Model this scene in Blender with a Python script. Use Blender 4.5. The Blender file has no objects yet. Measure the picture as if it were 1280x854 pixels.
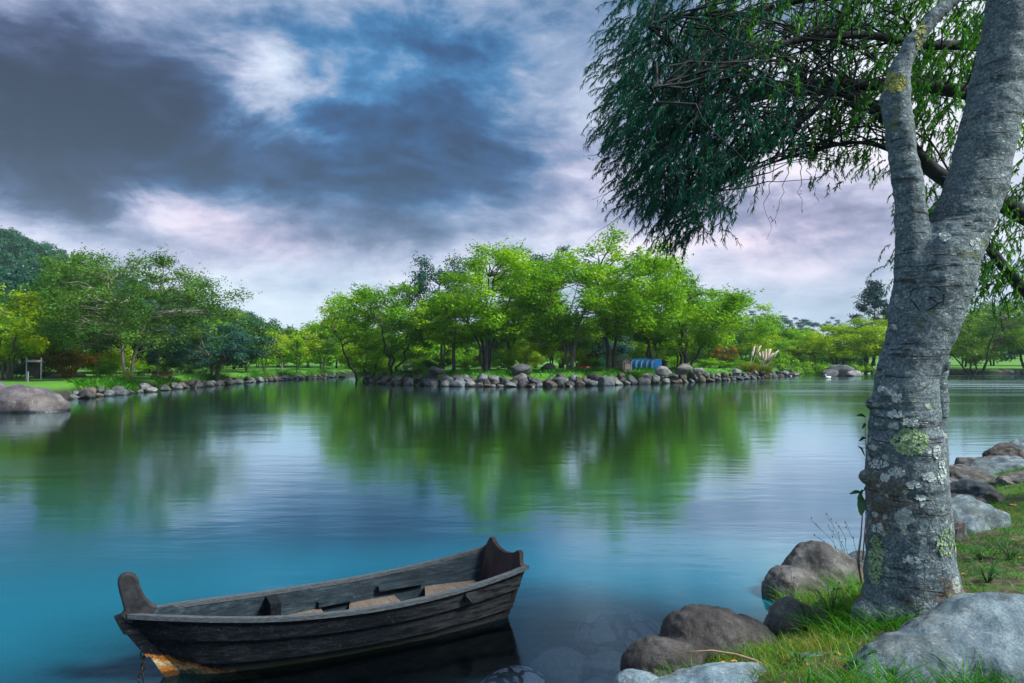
import bpy, bmesh, math, random
import numpy as np
from mathutils import Vector, Matrix, noise, Euler
from mathutils.bvhtree import BVHTree

R = math.radians
random.seed(7); RNG = np.random.default_rng(7)
S = bpy.context.scene
COL = S.collection

# ------------------------------------------------------------------ camera
CAM_H = 2.2; FPX = 853.0; PITCH = math.atan(21 / 853.0)
cd = bpy.data.cameras.new('camera'); cam = bpy.data.objects.new('camera', cd); COL.objects.link(cam)
cd.sensor_width = 36; cd.lens = 24.0; cd.clip_start = 0.05; cd.clip_end = 6000
cam.location = (0, 0, CAM_H); cam.rotation_euler = (R(90) + PITCH, 0, 0)
S.camera = cam

# ------------------------------------------------------------------ exposure, sun, sky
S.view_settings.view_transform = 'Standard'; S.view_settings.look = 'None'
S.view_settings.gamma = 1; S.view_settings.use_curve_mapping = False
S.view_settings.exposure = 1.2
S.render.engine = 'CYCLES'
S.cycles.use_denoising = True
S.cycles.max_bounces = 8; S.cycles.diffuse_bounces = 3; S.cycles.glossy_bounces = 3
S.cycles.transmission_bounces = 4; S.cycles.transparent_max_bounces = 8; S.cycles.volume_bounces = 0
S.cycles.caustics_reflective = False; S.cycles.caustics_refractive = False
S.cycles.sample_clamp_indirect = 6

SUN_DIR = Vector((0.70, -0.26, 0.80)).normalized()      # towards the sun
sd = bpy.data.lights.new('sun', 'SUN'); so = bpy.data.objects.new('sun', sd); COL.objects.link(so)
sd.energy = 3.3; sd.angle = R(14); sd.color = (1.0, 0.955, 0.88)
so.rotation_euler = SUN_DIR.to_track_quat('Z', 'Y').to_euler(); so.location = (30, -30, 60)

def px_azel(px, py):
    x = (px - 640) / FPX; z = (448 - py) / FPX
    return math.atan(x), math.atan(z / math.hypot(1, x))

class NT:
    """small helper to write node trees"""
    def __init__(s, tree): s.t = tree; s.n = tree.nodes; s.l = tree.links
    def add(s, typ, **kw):
        nd = s.n.new(typ)
        for k, v in kw.items(): setattr(nd, k, v)
        return nd
    def put(s, sock, v):
        if isinstance(v, bpy.types.NodeSocket): s.l.new(v, sock)
        elif v is not None:
            if hasattr(sock.default_value, '__len__') and not hasattr(v, '__len__'): v = (v,) * len(sock.default_value)
            if hasattr(sock.default_value, '__len__') and len(sock.default_value) == 4 and len(v) == 3: v = (*v, 1)
            sock.default_value = v
    def m(s, op, a, b=None, c=None, clamp=False):
        nd = s.add('ShaderNodeMath', operation=op, use_clamp=clamp)
        s.put(nd.inputs[0], a)
        if b is not None: s.put(nd.inputs[1], b)
        if c is not None: s.put(nd.inputs[2], c)
        return nd.outputs[0]
    def mix(s, f, a, b, blend='MIX'):
        nd = s.add('ShaderNodeMix', data_type='RGBA', blend_type=blend)
        s.put(nd.inputs[0], f); s.put(nd.inputs[6], a); s.put(nd.inputs[7], b)
        return nd.outputs[2]
    def noise(s, vec, scale, detail=4, rough=0.55, dist=0.0, color=False):
        nd = s.add('ShaderNodeTexNoise'); s.put(nd.inputs['Vector'], vec)
        nd.inputs['Scale'].default_value = scale; nd.inputs['Detail'].default_value = detail
        nd.inputs['Roughness'].default_value = rough; nd.inputs['Distortion'].default_value = dist
        return nd.outputs[1 if color else 0]
    def vor(s, vec, scale, feature='F1', out=0, rand=1.0):
        nd = s.add('ShaderNodeTexVoronoi', feature=feature); s.put(nd.inputs['Vector'], vec)
        nd.inputs['Scale'].default_value = scale; nd.inputs['Randomness'].default_value = rand
        return nd.outputs[out]
    def ramp(s, f, stops, interp='LINEAR'):
        nd = s.add('ShaderNodeValToRGB'); s.put(nd.inputs[0], f); cr = nd.color_ramp; cr.interpolation = interp
        while len(cr.elements) < len(stops): cr.elements.new(0.5)
        for e, (p, c) in zip(cr.elements, stops):
            e.position = p; e.color = (*c, 1) if hasattr(c, '__len__') else (c, c, c, 1)
        return nd.outputs[0]
    def scale(s, vec, sc, loc=(0, 0, 0), rot=(0, 0, 0)):
        nd = s.add('ShaderNodeMapping'); s.put(nd.inputs[0], vec)
        nd.inputs['Scale'].default_value = sc; nd.inputs['Location'].default_value = loc; nd.inputs['Rotation'].default_value = rot
        return nd.outputs[0]
    def step(s, v, lo, hi, a=0.0, b=1.0):
        nd = s.add('ShaderNodeMapRange', interpolation_type='SMOOTHSTEP'); s.put(nd.inputs[0], v)
        nd.inputs[1].default_value = lo; nd.inputs[2].default_value = hi; nd.inputs[3].default_value = a; nd.inputs[4].default_value = b
        return nd.outputs[0]
    def bump(s, h, strength=0.5, dist=0.02, normal=None):
        nd = s.add('ShaderNodeBump'); s.put(nd.inputs['Height'], h); nd.inputs['Strength'].default_value = strength
        nd.inputs['Distance'].default_value = dist
        if normal is not None: s.l.new(normal, nd.inputs['Normal'])
        return nd.outputs[0]

def lin(r, g, b):
    f = lambda c: c / 12.92 if c <= 0.04045 else ((c + 0.055) / 1.055) ** 2.4
    return tuple(f(c / 255.0) for c in (r, g, b))

W = bpy.data.worlds.new('World'); S.world = W; W.use_nodes = True
def build_world():
    w = NT(W.node_tree); w.n.clear()
    tc = w.add('ShaderNodeTexCoord').outputs['Generated']
    sep = w.add('ShaderNodeSeparateXYZ'); w.l.new(tc, sep.inputs[0]); X, Y, Z = sep.outputs
    # cloud deck: the direction meets a flat layer overhead
    zz = w.m('ADD', w.m('MAXIMUM', Z, 0.0), 0.26)
    cv = w.add('ShaderNodeCombineXYZ'); w.put(cv.inputs[0], w.m('DIVIDE', X, zz)); w.put(cv.inputs[1], w.m('DIVIDE', Y, zz)); w.put(cv.inputs[2], 0.0)
    P2 = cv.outputs[0]
    warp = w.noise(P2, 0.9, 3, 0.55, 0.0, True)
    n1 = w.noise(w.scale(P2, (1.15, 1.45, 1), (3.1, 1.7, 0)), 1.0, 7, 0.56, 0.25)
    n2 = w.noise(w.scale(P2, (2.8, 3.6, 1), (7.7, 4.2, 0)), 1.0, 7, 0.58, 0.2)
    wv = w.add('ShaderNodeSeparateXYZ'); w.l.new(warp, wv.inputs[0])
    az = w.m('ARCTAN2', X, Y); el = w.m('ARCSINE', Z)
    # ragged edges: warp the place of each cloud bank
    nd = w.noise(w.scale(tc, (2.2, 2.2, 5.0)), 1.6, 6, 0.62, 0.6, True)
    nv = w.add('ShaderNodeSeparateXYZ'); w.l.new(nd, nv.inputs[0])
    azw = w.m('ADD', az, w.m('MULTIPLY', w.m('SUBTRACT', nv.outputs[0], 0.5), 0.50))
    elw = w.m('ADD', el, w.m('MULTIPLY', w.m('SUBTRACT', nv.outputs[1], 0.5), 0.20))
    def blob(px, py, rx, ry, amp):
        a, e = px_azel(px, py)
        u = w.m('DIVIDE', w.m('SUBTRACT', azw, a), rx / FPX); v = w.m('DIVIDE', w.m('SUBTRACT', elw, e), ry / FPX)
        q = w.m('ADD', w.m('MULTIPLY', u, u), w.m('MULTIPLY', v, v))
        return w.m('MULTIPLY', w.m('EXPONENT', w.m('MULTIPLY', q, -1.0)), amp)
    def total(bs):
        acc = None
        for b in bs:
            k = blob(*b); acc = k if acc is None else w.m('ADD', acc, k)
        return acc
    dark = total([(90, 95, 170, 60, .62), (240, 190, 260, 62, .78), (40, 170, 120, 70, .35), (540, 165, 130, 55, .62), (430, 50, 260, 45, .55),
                  (620, 110, 90, 50, .18), (1030, 262, 130, 34, .55), (560, 300, 190, 26, .22), (300, 285, 130, 20, .22), (760, 60, 120, 120, .18),
                  (300, 78, 62, 30, -.34), (350, 128, 56, 26, -.28), (680, 75, 90, 40, -.35), (180, 272, 130, 16, -.3), (720, 190, 120, 55, -.18), (250, 375, 300, 28, -.25), (880, 330, 120, 24, -.25), (1170, 110, 190, 150, -.55), (150, 320, 260, 30, -.2)])
    dens = w.m('ADD', w.m('ADD', dark, w.m('MULTIPLY', w.m('SUBTRACT', n1, 0.5), 1.0)), w.m('MULTIPLY', w.m('SUBTRACT', n2, 0.5), 0.55))
    dens = w.m('ADD', w.m('MULTIPLY', dens, 0.62), 0.21)
    high = w.step(el, 0.03, 0.55)
    dens = w.m('ADD', dens, w.m('MULTIPLY', high, 0.12))
    n3 = w.noise(w.scale(tc, (4.2, 4.2, 8), (1.3, 0, .4)), 1.0, 8, 0.58, 0.35)
    dens = w.m('ADD', dens, w.m('MULTIPLY', w.m('SUBTRACT', n3, 0.5), 1.05))
    n4 = w.noise(w.scale(tc, (12, 12, 24), (0, 3, .4)), 1.0, 6, 0.60, 0.3)
    dens = w.m('ADD', dens, w.m('MULTIPLY', w.m('SUBTRACT', n4, 0.5), 0.46))
    col = w.ramp(dens, [(0.0, lin(228, 234, 243)), (0.16, lin(196, 206, 224)), (0.33, lin(146, 160, 188)), (0.48, lin(98, 114, 144)),
                        (0.62, lin(60, 74, 106)), (0.78, lin(38, 46, 72)), (0.95, lin(23, 27, 46))])
    teal = total([(520, 160, 190, 90, .95), (460, 60, 230, 75, 1.1), (300, 230, 180, 40, .45), (640, 240, 150, 50, .35), (-200, 330, 400, 90, .2), (740, 20, 160, 60, .4)])
    warm = total([(60, 130, 150, 110, .8), (300, 300, 170, 30, .9), (700, 225, 150, 45, .5), (1000, 290, 190, 80, 1.1), (560, 350, 150, 30, .4)])
    tk = w.m('ADD', w.step(dens, .30, .60), .06)
    col = w.mix(w.m('MULTIPLY', teal, tk, clamp=True), col, w.mix(1.0, col, (0.34, 1.06, 1.38), 'MULTIPLY'))
    col = w.mix(w.m('MULTIPLY', warm, 0.8, clamp=True), col, w.mix(1.0, col, (1.30, 0.92, 0.95), 'MULTIPLY'))
    # pale clear strip at the skyline
    hz = w.step(el, 0.0, 0.20, 1.0, 0.0)
    col = w.mix(w.m('MULTIPLY', hz, 0.6), col, lin(200, 218, 238))
    sky = w.add('ShaderNodeTexSky', sky_type='NISHITA', sun_disc=False)
    sky.sun_elevation = math.asin(SUN_DIR.z); sky.sun_rotation = math.atan2(SUN_DIR.x, SUN_DIR.y)
    bg1 = w.add('ShaderNodeBackground'); w.l.new(sky.outputs[0], bg1.inputs[0]); bg1.inputs[1].default_value = 0.08
    bg2 = w.add('ShaderNodeBackground'); w.l.new(col, bg2.inputs[0]); bg2.inputs[1].default_value = 0.54
    mx = w.add('ShaderNodeMixShader'); mx.inputs[0].default_value = 0.90
    w.l.new(bg1.outputs[0], mx.inputs[1]); w.l.new(bg2.outputs[0], mx.inputs[2])
    out = w.add('ShaderNodeOutputWorld'); w.l.new(mx.outputs[0], out.inputs[0])
build_world()

# ------------------------------------------------------------------ placing helpers
def ray(px, py):
    a = (px - 640) / FPX; b = (427 - py) / FPX
    c, s = math.cos(PITCH), math.sin(PITCH)
    return Vector((a, c - b * s, s + b * c))
def P(px, py, z=0.0):
    d = ray(px, py); t = (z - CAM_H) / d.z
    return Vector((d.x * t, d.y * t, z))
def Q(px, py, D):
    d = ray(px, py); t = D / d.y
    return Vector((d.x * t, D, CAM_H + d.z * t))

# ------------------------------------------------------------------ object helpers
def tag(o, label=None, cat=None, group=None, kind=None):
    if label: o['label'] = label
    if cat: o['category'] = cat
    if group: o['group'] = group
    if kind: o['kind'] = kind
    return o
def mesh_np(name, V, F, mats=(), smooth=True, uv=None, attr=None):
    me = bpy.data.meshes.new(name); V = np.asarray(V, dtype=np.float32)
    if isinstance(F, np.ndarray):
        n, k = F.shape
        me.vertices.add(len(V)); me.vertices.foreach_set('co', V.ravel())
        me.loops.add(n * k); me.loops.foreach_set('vertex_index', F.astype(np.int32).ravel())
        me.polygons.add(n); me.polygons.foreach_set('loop_start', np.arange(0, n * k, k, dtype=np.int32))
        try: me.polygons.foreach_set('loop_total', np.full(n, k, dtype=np.int32))
        except Exception: pass
        me.update(calc_edges=True)
    else:
        me.from_pydata([tuple(v) for v in V], [], F); me.update()
    if smooth: me.polygons.foreach_set('use_smooth', [True] * len(me.polygons))
    for m in mats: me.materials.append(m)
    if attr is not None:
        a = me.attributes.new('tone', 'FLOAT', 'FACE'); a.data.foreach_set('value', np.asarray(attr, dtype=np.float32))
    return me
def link(name, me, parent=None, loc=None, rot=None, sc=None):
    o = bpy.data.objects.new(name, me); COL.objects.link(o)
    if parent is not None: o.parent = parent
    if loc is not None: o.location = loc
    if rot is not None: o.rotation_euler = rot
    if sc is not None: o.scale = sc if hasattr(sc, '__len__') else (sc,) * 3
    return o
def empty(name, loc=(0, 0, 0), rz=0, sc=1):
    o = bpy.data.objects.new(name, None); COL.objects.link(o); o.location = loc; o.rotation_euler = (0, 0, rz)
    o.scale = (sc,) * 3 if not hasattr(sc, '__len__') else sc
    o.empty_display_size = 0.2
    return o

class MB:
    """collects shapes for one mesh"""
    def __init__(s): s.V = []; s.F = []
    def add(s, V, F):
        k = len(s.V); s.V += [tuple(v) for v in V]; s.F += [tuple(i + k for i in f) for f in F]; return s
    def box(s, c, size, rot=None, bev=0.0):
        x, y, z = [q / 2 for q in size]; c = Vector(c)
        if bev > 0:
            bm = bmesh.new(); bmesh.ops.create_cube(bm, size=1); bmesh.ops.scale(bm, vec=size, verts=bm.verts)
            bmesh.ops.bevel(bm, geom=bm.edges[:], offset=bev, segments=2, affect='EDGES')
            V = [v.co.copy() for v in bm.verts]; bm.verts.index_update(); F = [[v.index for v in f.verts] for f in bm.faces]; bm.free()
        else:
            V = [Vector(p) for p in ((-x, -y, -z), (x, -y, -z), (x, y, -z), (-x, y, -z), (-x, -y, z), (x, -y, z), (x, y, z), (-x, y, z))]
            F = [(3, 2, 1, 0), (4, 5, 6, 7), (0, 1, 5, 4), (1, 2, 6, 5), (2, 3, 7, 6), (3, 0, 4, 7)]
        M = Euler(rot).to_matrix() if rot is not None else Matrix.Identity(3)
        return s.add([M @ v + c for v in V], F)
    def tube(s, pts, rad, n=8, cap=True, flat=1.0):
        pts = [Vector(p) for p in pts]
        if not hasattr(rad, '__len__'): rad = [rad] * len(pts)
        V = []; F = []; up = None
        for i, p in enumerate(pts):
            t = (pts[min(i + 1, len(pts) - 1)] - pts[max(i - 1, 0)]).normalized()
            if up is None:
                up = Vector((0, 0, 1)) if abs(t.z) < 0.9 else Vector((0, 1, 0))
            a = t.cross(up).normalized(); b = a.cross(t).normalized(); up = b
            for k in range(n):
                w = 2 * math.pi * k / n
                V.append(p + a * math.cos(w) * rad[i] + b * math.sin(w) * rad[i] * flat)
        for i in range(len(pts) - 1):
            for k in range(n):
                q = (k + 1) % n
                F.append((i * n + k, i * n + q, (i + 1) * n + q, (i + 1) * n + k))
        if cap: F.append(tuple(range(n - 1, -1, -1))); F.append(tuple((len(pts) - 1) * n + k for k in range(n)))
        return s.add(V, F)
    def prism(s, outline, t, f):
        """outline: 2-D points; f(a, b, c) maps to 3-D, thickness t along c"""
        n = len(outline); V = [f(a, b, -t / 2) for a, b in outline] + [f(a, b, t / 2) for a, b in outline]
        F = [tuple(range(n - 1, -1, -1)), tuple(range(n, 2 * n))] + [(i, (i + 1) % n, n + (i + 1) % n, n + i) for i in range(n)]
        return s.add(V, F)
    def ico(s, c, r, sub=2, fn=None):
        bm = bmesh.new(); bmesh.ops.create_icosphere(bm, subdivisions=sub, radius=1)
        bm.verts.index_update()
        V = []
        for v in bm.verts:
            p = Vector((v.co.x * r[0], v.co.y * r[1], v.co.z * r[2])); V.append(p + Vector(c))
        F = [[v.index for v in f.verts] for f in bm.faces]; bm.free()
        return s.add(V, F)
    def me(s, name, mats, smooth=False):
        m = bpy.data.meshes.new(name); m.from_pydata(s.V, [], s.F); m.update()
        if smooth: m.polygons.foreach_set('use_smooth', [True] * len(m.polygons))
        for q in (mats if isinstance(mats, (list, tuple)) else [mats]): m.materials.append(q)
        return m
    def build(s, name, mats, parent=None, smooth=False, **kw):
        return link(name, s.me(name, mats, smooth), parent, **kw)

def fix_normals(me):
    bm = bmesh.new(); bm.from_mesh(me); bmesh.ops.recalc_face_normals(bm, faces=bm.faces); bm.to_mesh(me); bm.free()
def remeshed(me, voxel, smooth_it=2):
    """union of overlapping closed shapes as one skin"""
    fix_normals(me)
    o = bpy.data.objects.new('tmp', me); COL.objects.link(o)
    m = o.modifiers.new('r', 'REMESH'); m.mode = 'VOXEL'; m.voxel_size = voxel; m.use_smooth_shade = True
    if smooth_it:
        k = o.modifiers.new('s', 'SMOOTH'); k.iterations = smooth_it; k.factor = 0.5
    dg = bpy.context.evaluated_depsgraph_get(); ev = o.evaluated_get(dg)
    out = bpy.data.meshes.new_from_object(ev, depsgraph=dg)
    bpy.data.objects.remove(o); 
    return out
def displace(me, fn):
    n = len(me.vertices); co = np.empty(n * 3, dtype=np.float32); me.vertices.foreach_get('co', co)
    no = np.empty(n * 3, dtype=np.float32); me.vertex_normals.foreach_get('vector', no)
    co = co.reshape(-1, 3); no = no.reshape(-1, 3)
    for i in range(n):
        d = fn(Vector(co[i]), Vector(no[i])); co[i] += np.array(d, dtype=np.float32)
    me.vertices.foreach_set('co', co.ravel()); me.update()
def fbm(p, oct=4, H=1.0):
    a = 0; amp = 1; q = Vector(p)
    for i in range(oct):
        a += amp * noise.noise(q); q = q * 2.03; amp *= 0.5
    return a

# ------------------------------------------------------------------ materials
def material(name):
    m = bpy.data.materials.new(name); m.use_nodes = True; t = NT(m.node_tree)
    b = t.n['Principled BSDF']; return m, t, b
def objco(t): return t.add('ShaderNodeTexCoord').outputs['Object']
def worldco(t): return t.add('ShaderNodeNewGeometry').outputs['Position']

def leaf_mat(name, c1, c2, c3, trans=0.38, dead=None, gloss=0.015):
    m = bpy.data.materials.new(name); m.use_nodes = True; t = NT(m.node_tree); t.n.clear()
    g = t.add('ShaderNodeNewGeometry')
    at = t.add('ShaderNodeAttribute', attribute_name='tone').outputs['Fac']
    oc = objco(t)
    cl = t.noise(oc, 0.55, 3, 0.6)
    f = t.m('ADD', t.m('MULTIPLY', at, 0.55), t.m('MULTIPLY', t.step(cl, 0.3, 0.7), 0.45))
    oi = t.add('ShaderNodeObjectInfo').outputs['Random']
    f = t.m('ADD', f, t.m('MULTIPLY', t.m('SUBTRACT', oi, 0.5), 0.18))
    stops = [(0.08, c1), (0.5, c2), (0.92, c3)]
    if dead: stops = [(0.08, c1), (0.5, c2), (0.88, c3), (0.965, dead)]
    col = t.ramp(f, stops)
    d = t.add('ShaderNodeBsdfDiffuse'); t.l.new(col, d.inputs[0])
    tr = t.add('ShaderNodeBsdfTranslucent'); t.l.new(t.mix(1.0, col, (1.25, 1.35, 0.55), 'MULTIPLY'), tr.inputs[0])
    mx = t.add('ShaderNodeMixShader'); mx.inputs[0].default_value = trans
    t.l.new(d.outputs[0], mx.inputs[1]); t.l.new(tr.outputs[0], mx.inputs[2])
    gl = t.add('ShaderNodeBsdfGlossy'); gl.inputs['Roughness'].default_value = 0.42; gl.inputs[0].default_value = (.8, .9, 1, 1)
    mx2 = t.add('ShaderNodeMixShader'); mx2.inputs[0].default_value = gloss
    t.l.new(mx.outputs[0], mx2.inputs[1]); t.l.new(gl.outputs[0], mx2.inputs[2])
    o = t.add('ShaderNodeOutputMaterial'); t.l.new(mx2.outputs[0], o.inputs[0])
    return m
M = {}
M['leaf_bright'] = leaf_mat('bright green leaves', (.06, .19, .003), (.17, .38, .004), (.36, .54, .008), dead=(.30, .24, .01))
M['leaf_mid'] = leaf_mat('mid green leaves', (.045, .16, .004), (.115, .30, .005), (.25, .45, .008), dead=(.25, .24, .01))
M['leaf_yellow'] = leaf_mat('yellow green leaves', (.11, .24, .003), (.25, .40, .005), (.42, .50, .01))
M['leaf_dark'] = leaf_mat('dark green leaves', (.014, .058, .018), (.036, .115, .024), (.085, .20, .03))
M['leaf_olive'] = leaf_mat('olive leaves', (.030, .105, .022), (.075, .185, .028), (.17, .31, .035), dead=(.26, .26, .03))
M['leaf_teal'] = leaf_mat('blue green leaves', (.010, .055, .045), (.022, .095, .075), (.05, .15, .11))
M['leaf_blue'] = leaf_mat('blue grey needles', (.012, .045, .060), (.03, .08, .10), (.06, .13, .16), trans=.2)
M['leaf_orange'] = leaf_mat('orange brown leaves', (.07, .10, .008), (.20, .15, .012), (.38, .17, .015))
M['leaf_willow'] = leaf_mat('narrow hanging leaves', (.003, .060, .062), (.008, .105, .085), (.022, .18, .06), trans=.45, gloss=.015)  # backlit shade of the left foliage put into the leaf colour
M['leaf_willow_light'] = leaf_mat('lit narrow leaves', (.018, .12, .015), (.05, .22, .015), (.14, .36, .02), trans=.5, gloss=.02)  # lit copy: the brighter upper right is put into the leaf colour
M['grass'] = leaf_mat('grass blades', (.012, .085, .006), (.036, .19, .008), (.095, .32, .010), dead=(.26, .22, .06), trans=.4, gloss=.015)
M['weed'] = leaf_mat('weed leaves', (.02, .10, .02), (.045, .18, .03), (.06, .22, .03), trans=.35, gloss=.04)

def bark_far(name, a, b):
    m, t, bs = material(name); oc = objco(t)
    n = t.noise(t.scale(oc, (6, 6, 1.5)), 1.0, 5, 0.65)
    t.l.new(t.ramp(n, [(.3, a), (.7, b)]), bs.inputs['Base Color']); bs.inputs['Roughness'].default_value = .9
    t.l.new(t.bump(n, .6, .05), bs.inputs['Normal']); return m
M['bark_dark'] = bark_far('dark bark', (.022, .020, .018), (.075, .068, .060))
M['bark_pale'] = bark_far('pale bark', (.09, .088, .075), (.25, .24, .20))
M['bark_grey'] = bark_far('grey brown bark', (.06, .055, .045), (.17, .155, .13))
M['bark_limb'] = bark_far('shaded limb bark', (.006, .009, .011), (.022, .029, .034))  # very dark bark colour for limbs and twigs of the hanging tree

def bark_near():
    m, t, bs = material('lichened grey bark'); oc = objco(t)
    fine = t.noise(t.scale(oc, (1, 1, 1)), 55, 6, .68)
    med = t.noise(t.scale(oc, (1, 1, 2.2)), 9, 6, .62, .4)
    big = t.noise(oc, 2.2, 4, .6)
    base = t.ramp(fine, [(.30, (.024, .042, .054)), (.50, (.100, .150, .175)), (.70, (.28, .35, .365))])
    base = t.mix(t.step(med, .42, .66), base, t.mix(1.0, base, (.55, .60, .62), 'MULTIPLY'))
    # brownish dirt low on the stem
    sp = t.add('ShaderNodeSeparateXYZ'); t.l.new(oc, sp.inputs[0])
    low = t.step(sp.outputs[2], .55, 1.45, 1.0, 0.0)
    br = t.m('MULTIPLY', low, t.step(big, .48, .60))
    base = t.mix(t.m('MULTIPLY', br, .75), base, t.ramp(fine, [(.3, (.035, .022, .012)), (.7, (.16, .105, .06))]))
    # horizontal scars and ridges
    wv = t.noise(t.scale(oc, (1.2, 1.2, 16)), 1.3, 4, .5, 1.2)
    scar = t.m('MULTIPLY', t.step(wv, .60, .66), t.step(med, .40, .55))
    base = t.mix(t.m('MULTIPLY', scar, .75), base, (.018, .022, .026))
    # pale crusty lichen spots, some bigger low down
    warp = t.noise(oc, 14, 4, .6, 0, True)
    wv2 = t.add('ShaderNodeVectorMath', operation='MULTIPLY_ADD'); t.l.new(warp, wv2.inputs[0]); wv2.inputs[1].default_value = (.055,) * 3; t.l.new(oc, wv2.inputs[2])
    def spots(scale, size, dens, stretch=(1, 1, 1.25)):
        vs = t.scale(wv2.outputs[0], stretch)
        d = t.vor(vs, scale); cid = t.vor(vs, scale, out=1)
        s3 = t.add('ShaderNodeSeparateXYZ'); t.l.new(cid, s3.inputs[0])
        on = t.m('LESS_THAN', s3.outputs[0], dens)
        r = t.m('MULTIPLY', t.m('ADD', t.m('MULTIPLY', s3.outputs[1], .8), .25), size)
        return t.m('MULTIPLY', on, t.step(t.m('SUBTRACT', d, r), -.05, .02, 1.0, 0.0)), s3.outputs[2]
    lowm = t.step(sp.outputs[2], 1.1, 2.1, 1.0, 0.0)
    a, ai = spots(11, .36, .42); b, bi = spots(20, .34, .50, (1, 1, 2.3)); c, ci = spots(5.2, .34, .25)
    a = t.m('MULTIPLY', a, t.m('ADD', t.m('MULTIPLY', lowm, .75), .30)); c = t.m('MULTIPLY', c, t.m('MULTIPLY', lowm, .9))
    lich = t.m('MAXIMUM', t.m('MAXIMUM', a, t.m('MULTIPLY', b, .8)), c, clamp=True)
    lich = t.m('MULTIPLY', lich, t.step(fine, .30, .48, .35, 1.0))
    lc = t.ramp(t.noise(oc, 3.2, 3, .6), [(.35, (.36, .46, .46)), (.55, (.42, .50, .46)), (.70, (.32, .42, .20))])
    lc = t.mix(t.step(fine, .35, .65, .5, .0), lc, (.16, .20, .19))
    base = t.mix(lich, base, lc)
    gm = t.m('MULTIPLY', t.step(big, .56, .66), t.step(med, .50, .60))
    base = t.mix(t.m('MULTIPLY', gm, .6), base, (.17, .22, .05))
    t.l.new(base, bs.inputs['Base Color']); bs.inputs['Roughness'].default_value = .88
    crk = t.step(t.vor(t.scale(wv2.outputs[0], (1, 1, .45)), 17, 'DISTANCE_TO_EDGE'), .0, .10, 1, 0)
    crk = t.m('MULTIPLY', crk, t.m('ADD', t.m('MULTIPLY', low, .35), t.m('MULTIPLY', t.step(med, .5, .6), .15)))
    base = t.mix(t.m('MULTIPLY', crk, .75), base, (.014, .017, .018)); t.l.new(base, bs.inputs['Base Color'])
    h = t.m('SUBTRACT', t.m('ADD', t.m('MULTIPLY', fine, .35), t.m('MULTIPLY', med, .9)), t.m('MULTIPLY', crk, .5))
    h = t.m('ADD', h, t.m('MULTIPLY', lich, .25)); h = t.m('SUBTRACT', h, t.m('MULTIPLY', scar, .8))
    t.l.new(t.bump(h, .9, .02), bs.inputs['Normal'])
    return m
M['bark_near'] = bark_near()

def rock_mat(name, dark, mid, pale, scale=1.0, lichen=.25, bumpd=.02, wet=True, cracks=0.0):
    m, t, bs = material(name); wc = worldco(t)
    oc = t.add('ShaderNodeTexCoord').outputs['Object']
    big = t.noise(oc, 1.7 * scale, 5, .6, .3); fine = t.noise(oc, 26 * scale, 5, .7)
    base = t.ramp(t.m('ADD', t.m('MULTIPLY', big, .6), t.m('MULTIPLY', fine, .4)), [(.36, dark), (.50, mid), (.64, pale)])
    stn = t.step(t.noise(oc, 1.1 * scale, 4, .6, .6), .44, .60)
    base = t.mix(t.m('MULTIPLY', stn, .70), base, t.mix(1.0, base, (.58, .52, .46), 'MULTIPLY'))
    sp = t.step(t.vor(oc, 60 * scale), .16, .26, 1, 0)
    base = t.mix(t.m('MULTIPLY', sp, .38), base, tuple(min(c * 2.0, .6) for c in pale))
    li = t.m('MULTIPLY', t.step(t.noise(oc, 7 * scale, 5, .65), .60, .66), lichen)
    base = t.mix(li, base, (.40, .42, .38))
    oi = t.add('ShaderNodeObjectInfo').outputs['Random']
    hsv = t.add('ShaderNodeHueSaturation'); t.l.new(base, hsv.inputs['Color']); t.l.new(t.m('ADD', t.m('MULTIPLY', oi, .65), .42), hsv.inputs['Value'])
    base = hsv.outputs[0]
    rough = .82
    if wet:
        s = t.add('ShaderNodeSeparateXYZ'); t.l.new(wc, s.inputs[0])
        wl = t.step(t.m('ADD', s.outputs[2], t.m('MULTIPLY', t.m('SUBTRACT', big, .5), .10)), .05, .12, 1.0, 0.0)
        base = t.mix(wl, base, t.mix(1.0, base, (.28, .29, .27), 'MULTIPLY'))
        t.l.new(t.m('SUBTRACT', .82, t.m('MULTIPLY', wl, .45)), bs.inputs['Roughness'])
    else: bs.inputs['Roughness'].default_value = .82
    h = t.m('ADD', t.m('MULTIPLY', fine, .4), t.m('MULTIPLY', big, 1.2))
    if cracks:
        w2 = t.noise(oc, 3, 3, .6, 0, True)
        vm = t.add('ShaderNodeVectorMath', operation='MULTIPLY_ADD'); t.l.new(w2, vm.inputs[0]); vm.inputs[1].default_value = (.25,) * 3; t.l.new(oc, vm.inputs[2])
        ed = t.step(t.vor(vm.outputs[0], cracks, 'DISTANCE_TO_EDGE'), .05, .13, 1, 0)
        base = t.mix(ed, base, (.01, .012, .015)); h = t.m('SUBTRACT', h, t.m('MULTIPLY', ed, 1.5))
    t.l.new(base, bs.inputs['Base Color'])
    t.l.new(t.bump(h, .8, bumpd), bs.inputs['Normal'])
    return m
M['rock_grey'] = rock_mat('grey stone', (.035, .042, .05), (.09, .105, .115), (.22, .24, .25))
M['rock_blue'] = rock_mat('blue grey stone', (.04, .055, .07), (.10, .13, .155), (.24, .28, .30))
M['rock_dark'] = rock_mat('dark stone', (.014, .016, .019), (.036, .040, .045), (.09, .095, .10))
M['rock_pale'] = rock_mat('pale stone', (.09, .10, .11), (.20, .21, .22), (.38, .39, .39))
M['rock_brown'] = rock_mat('brown stone', (.04, .033, .028), (.10, .085, .07), (.21, .18, .15))
M['rock_sub'] = rock_mat('cracked sunken stone', (.32, .26, .27), (.54, .45, .46), (.70, .60, .60), wet=False, cracks=5.5)
M['rock_sub2'] = rock_mat('silted sunken stone', (.08, .07, .065), (.16, .14, .13), (.25, .22, .20), wet=False)
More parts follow.
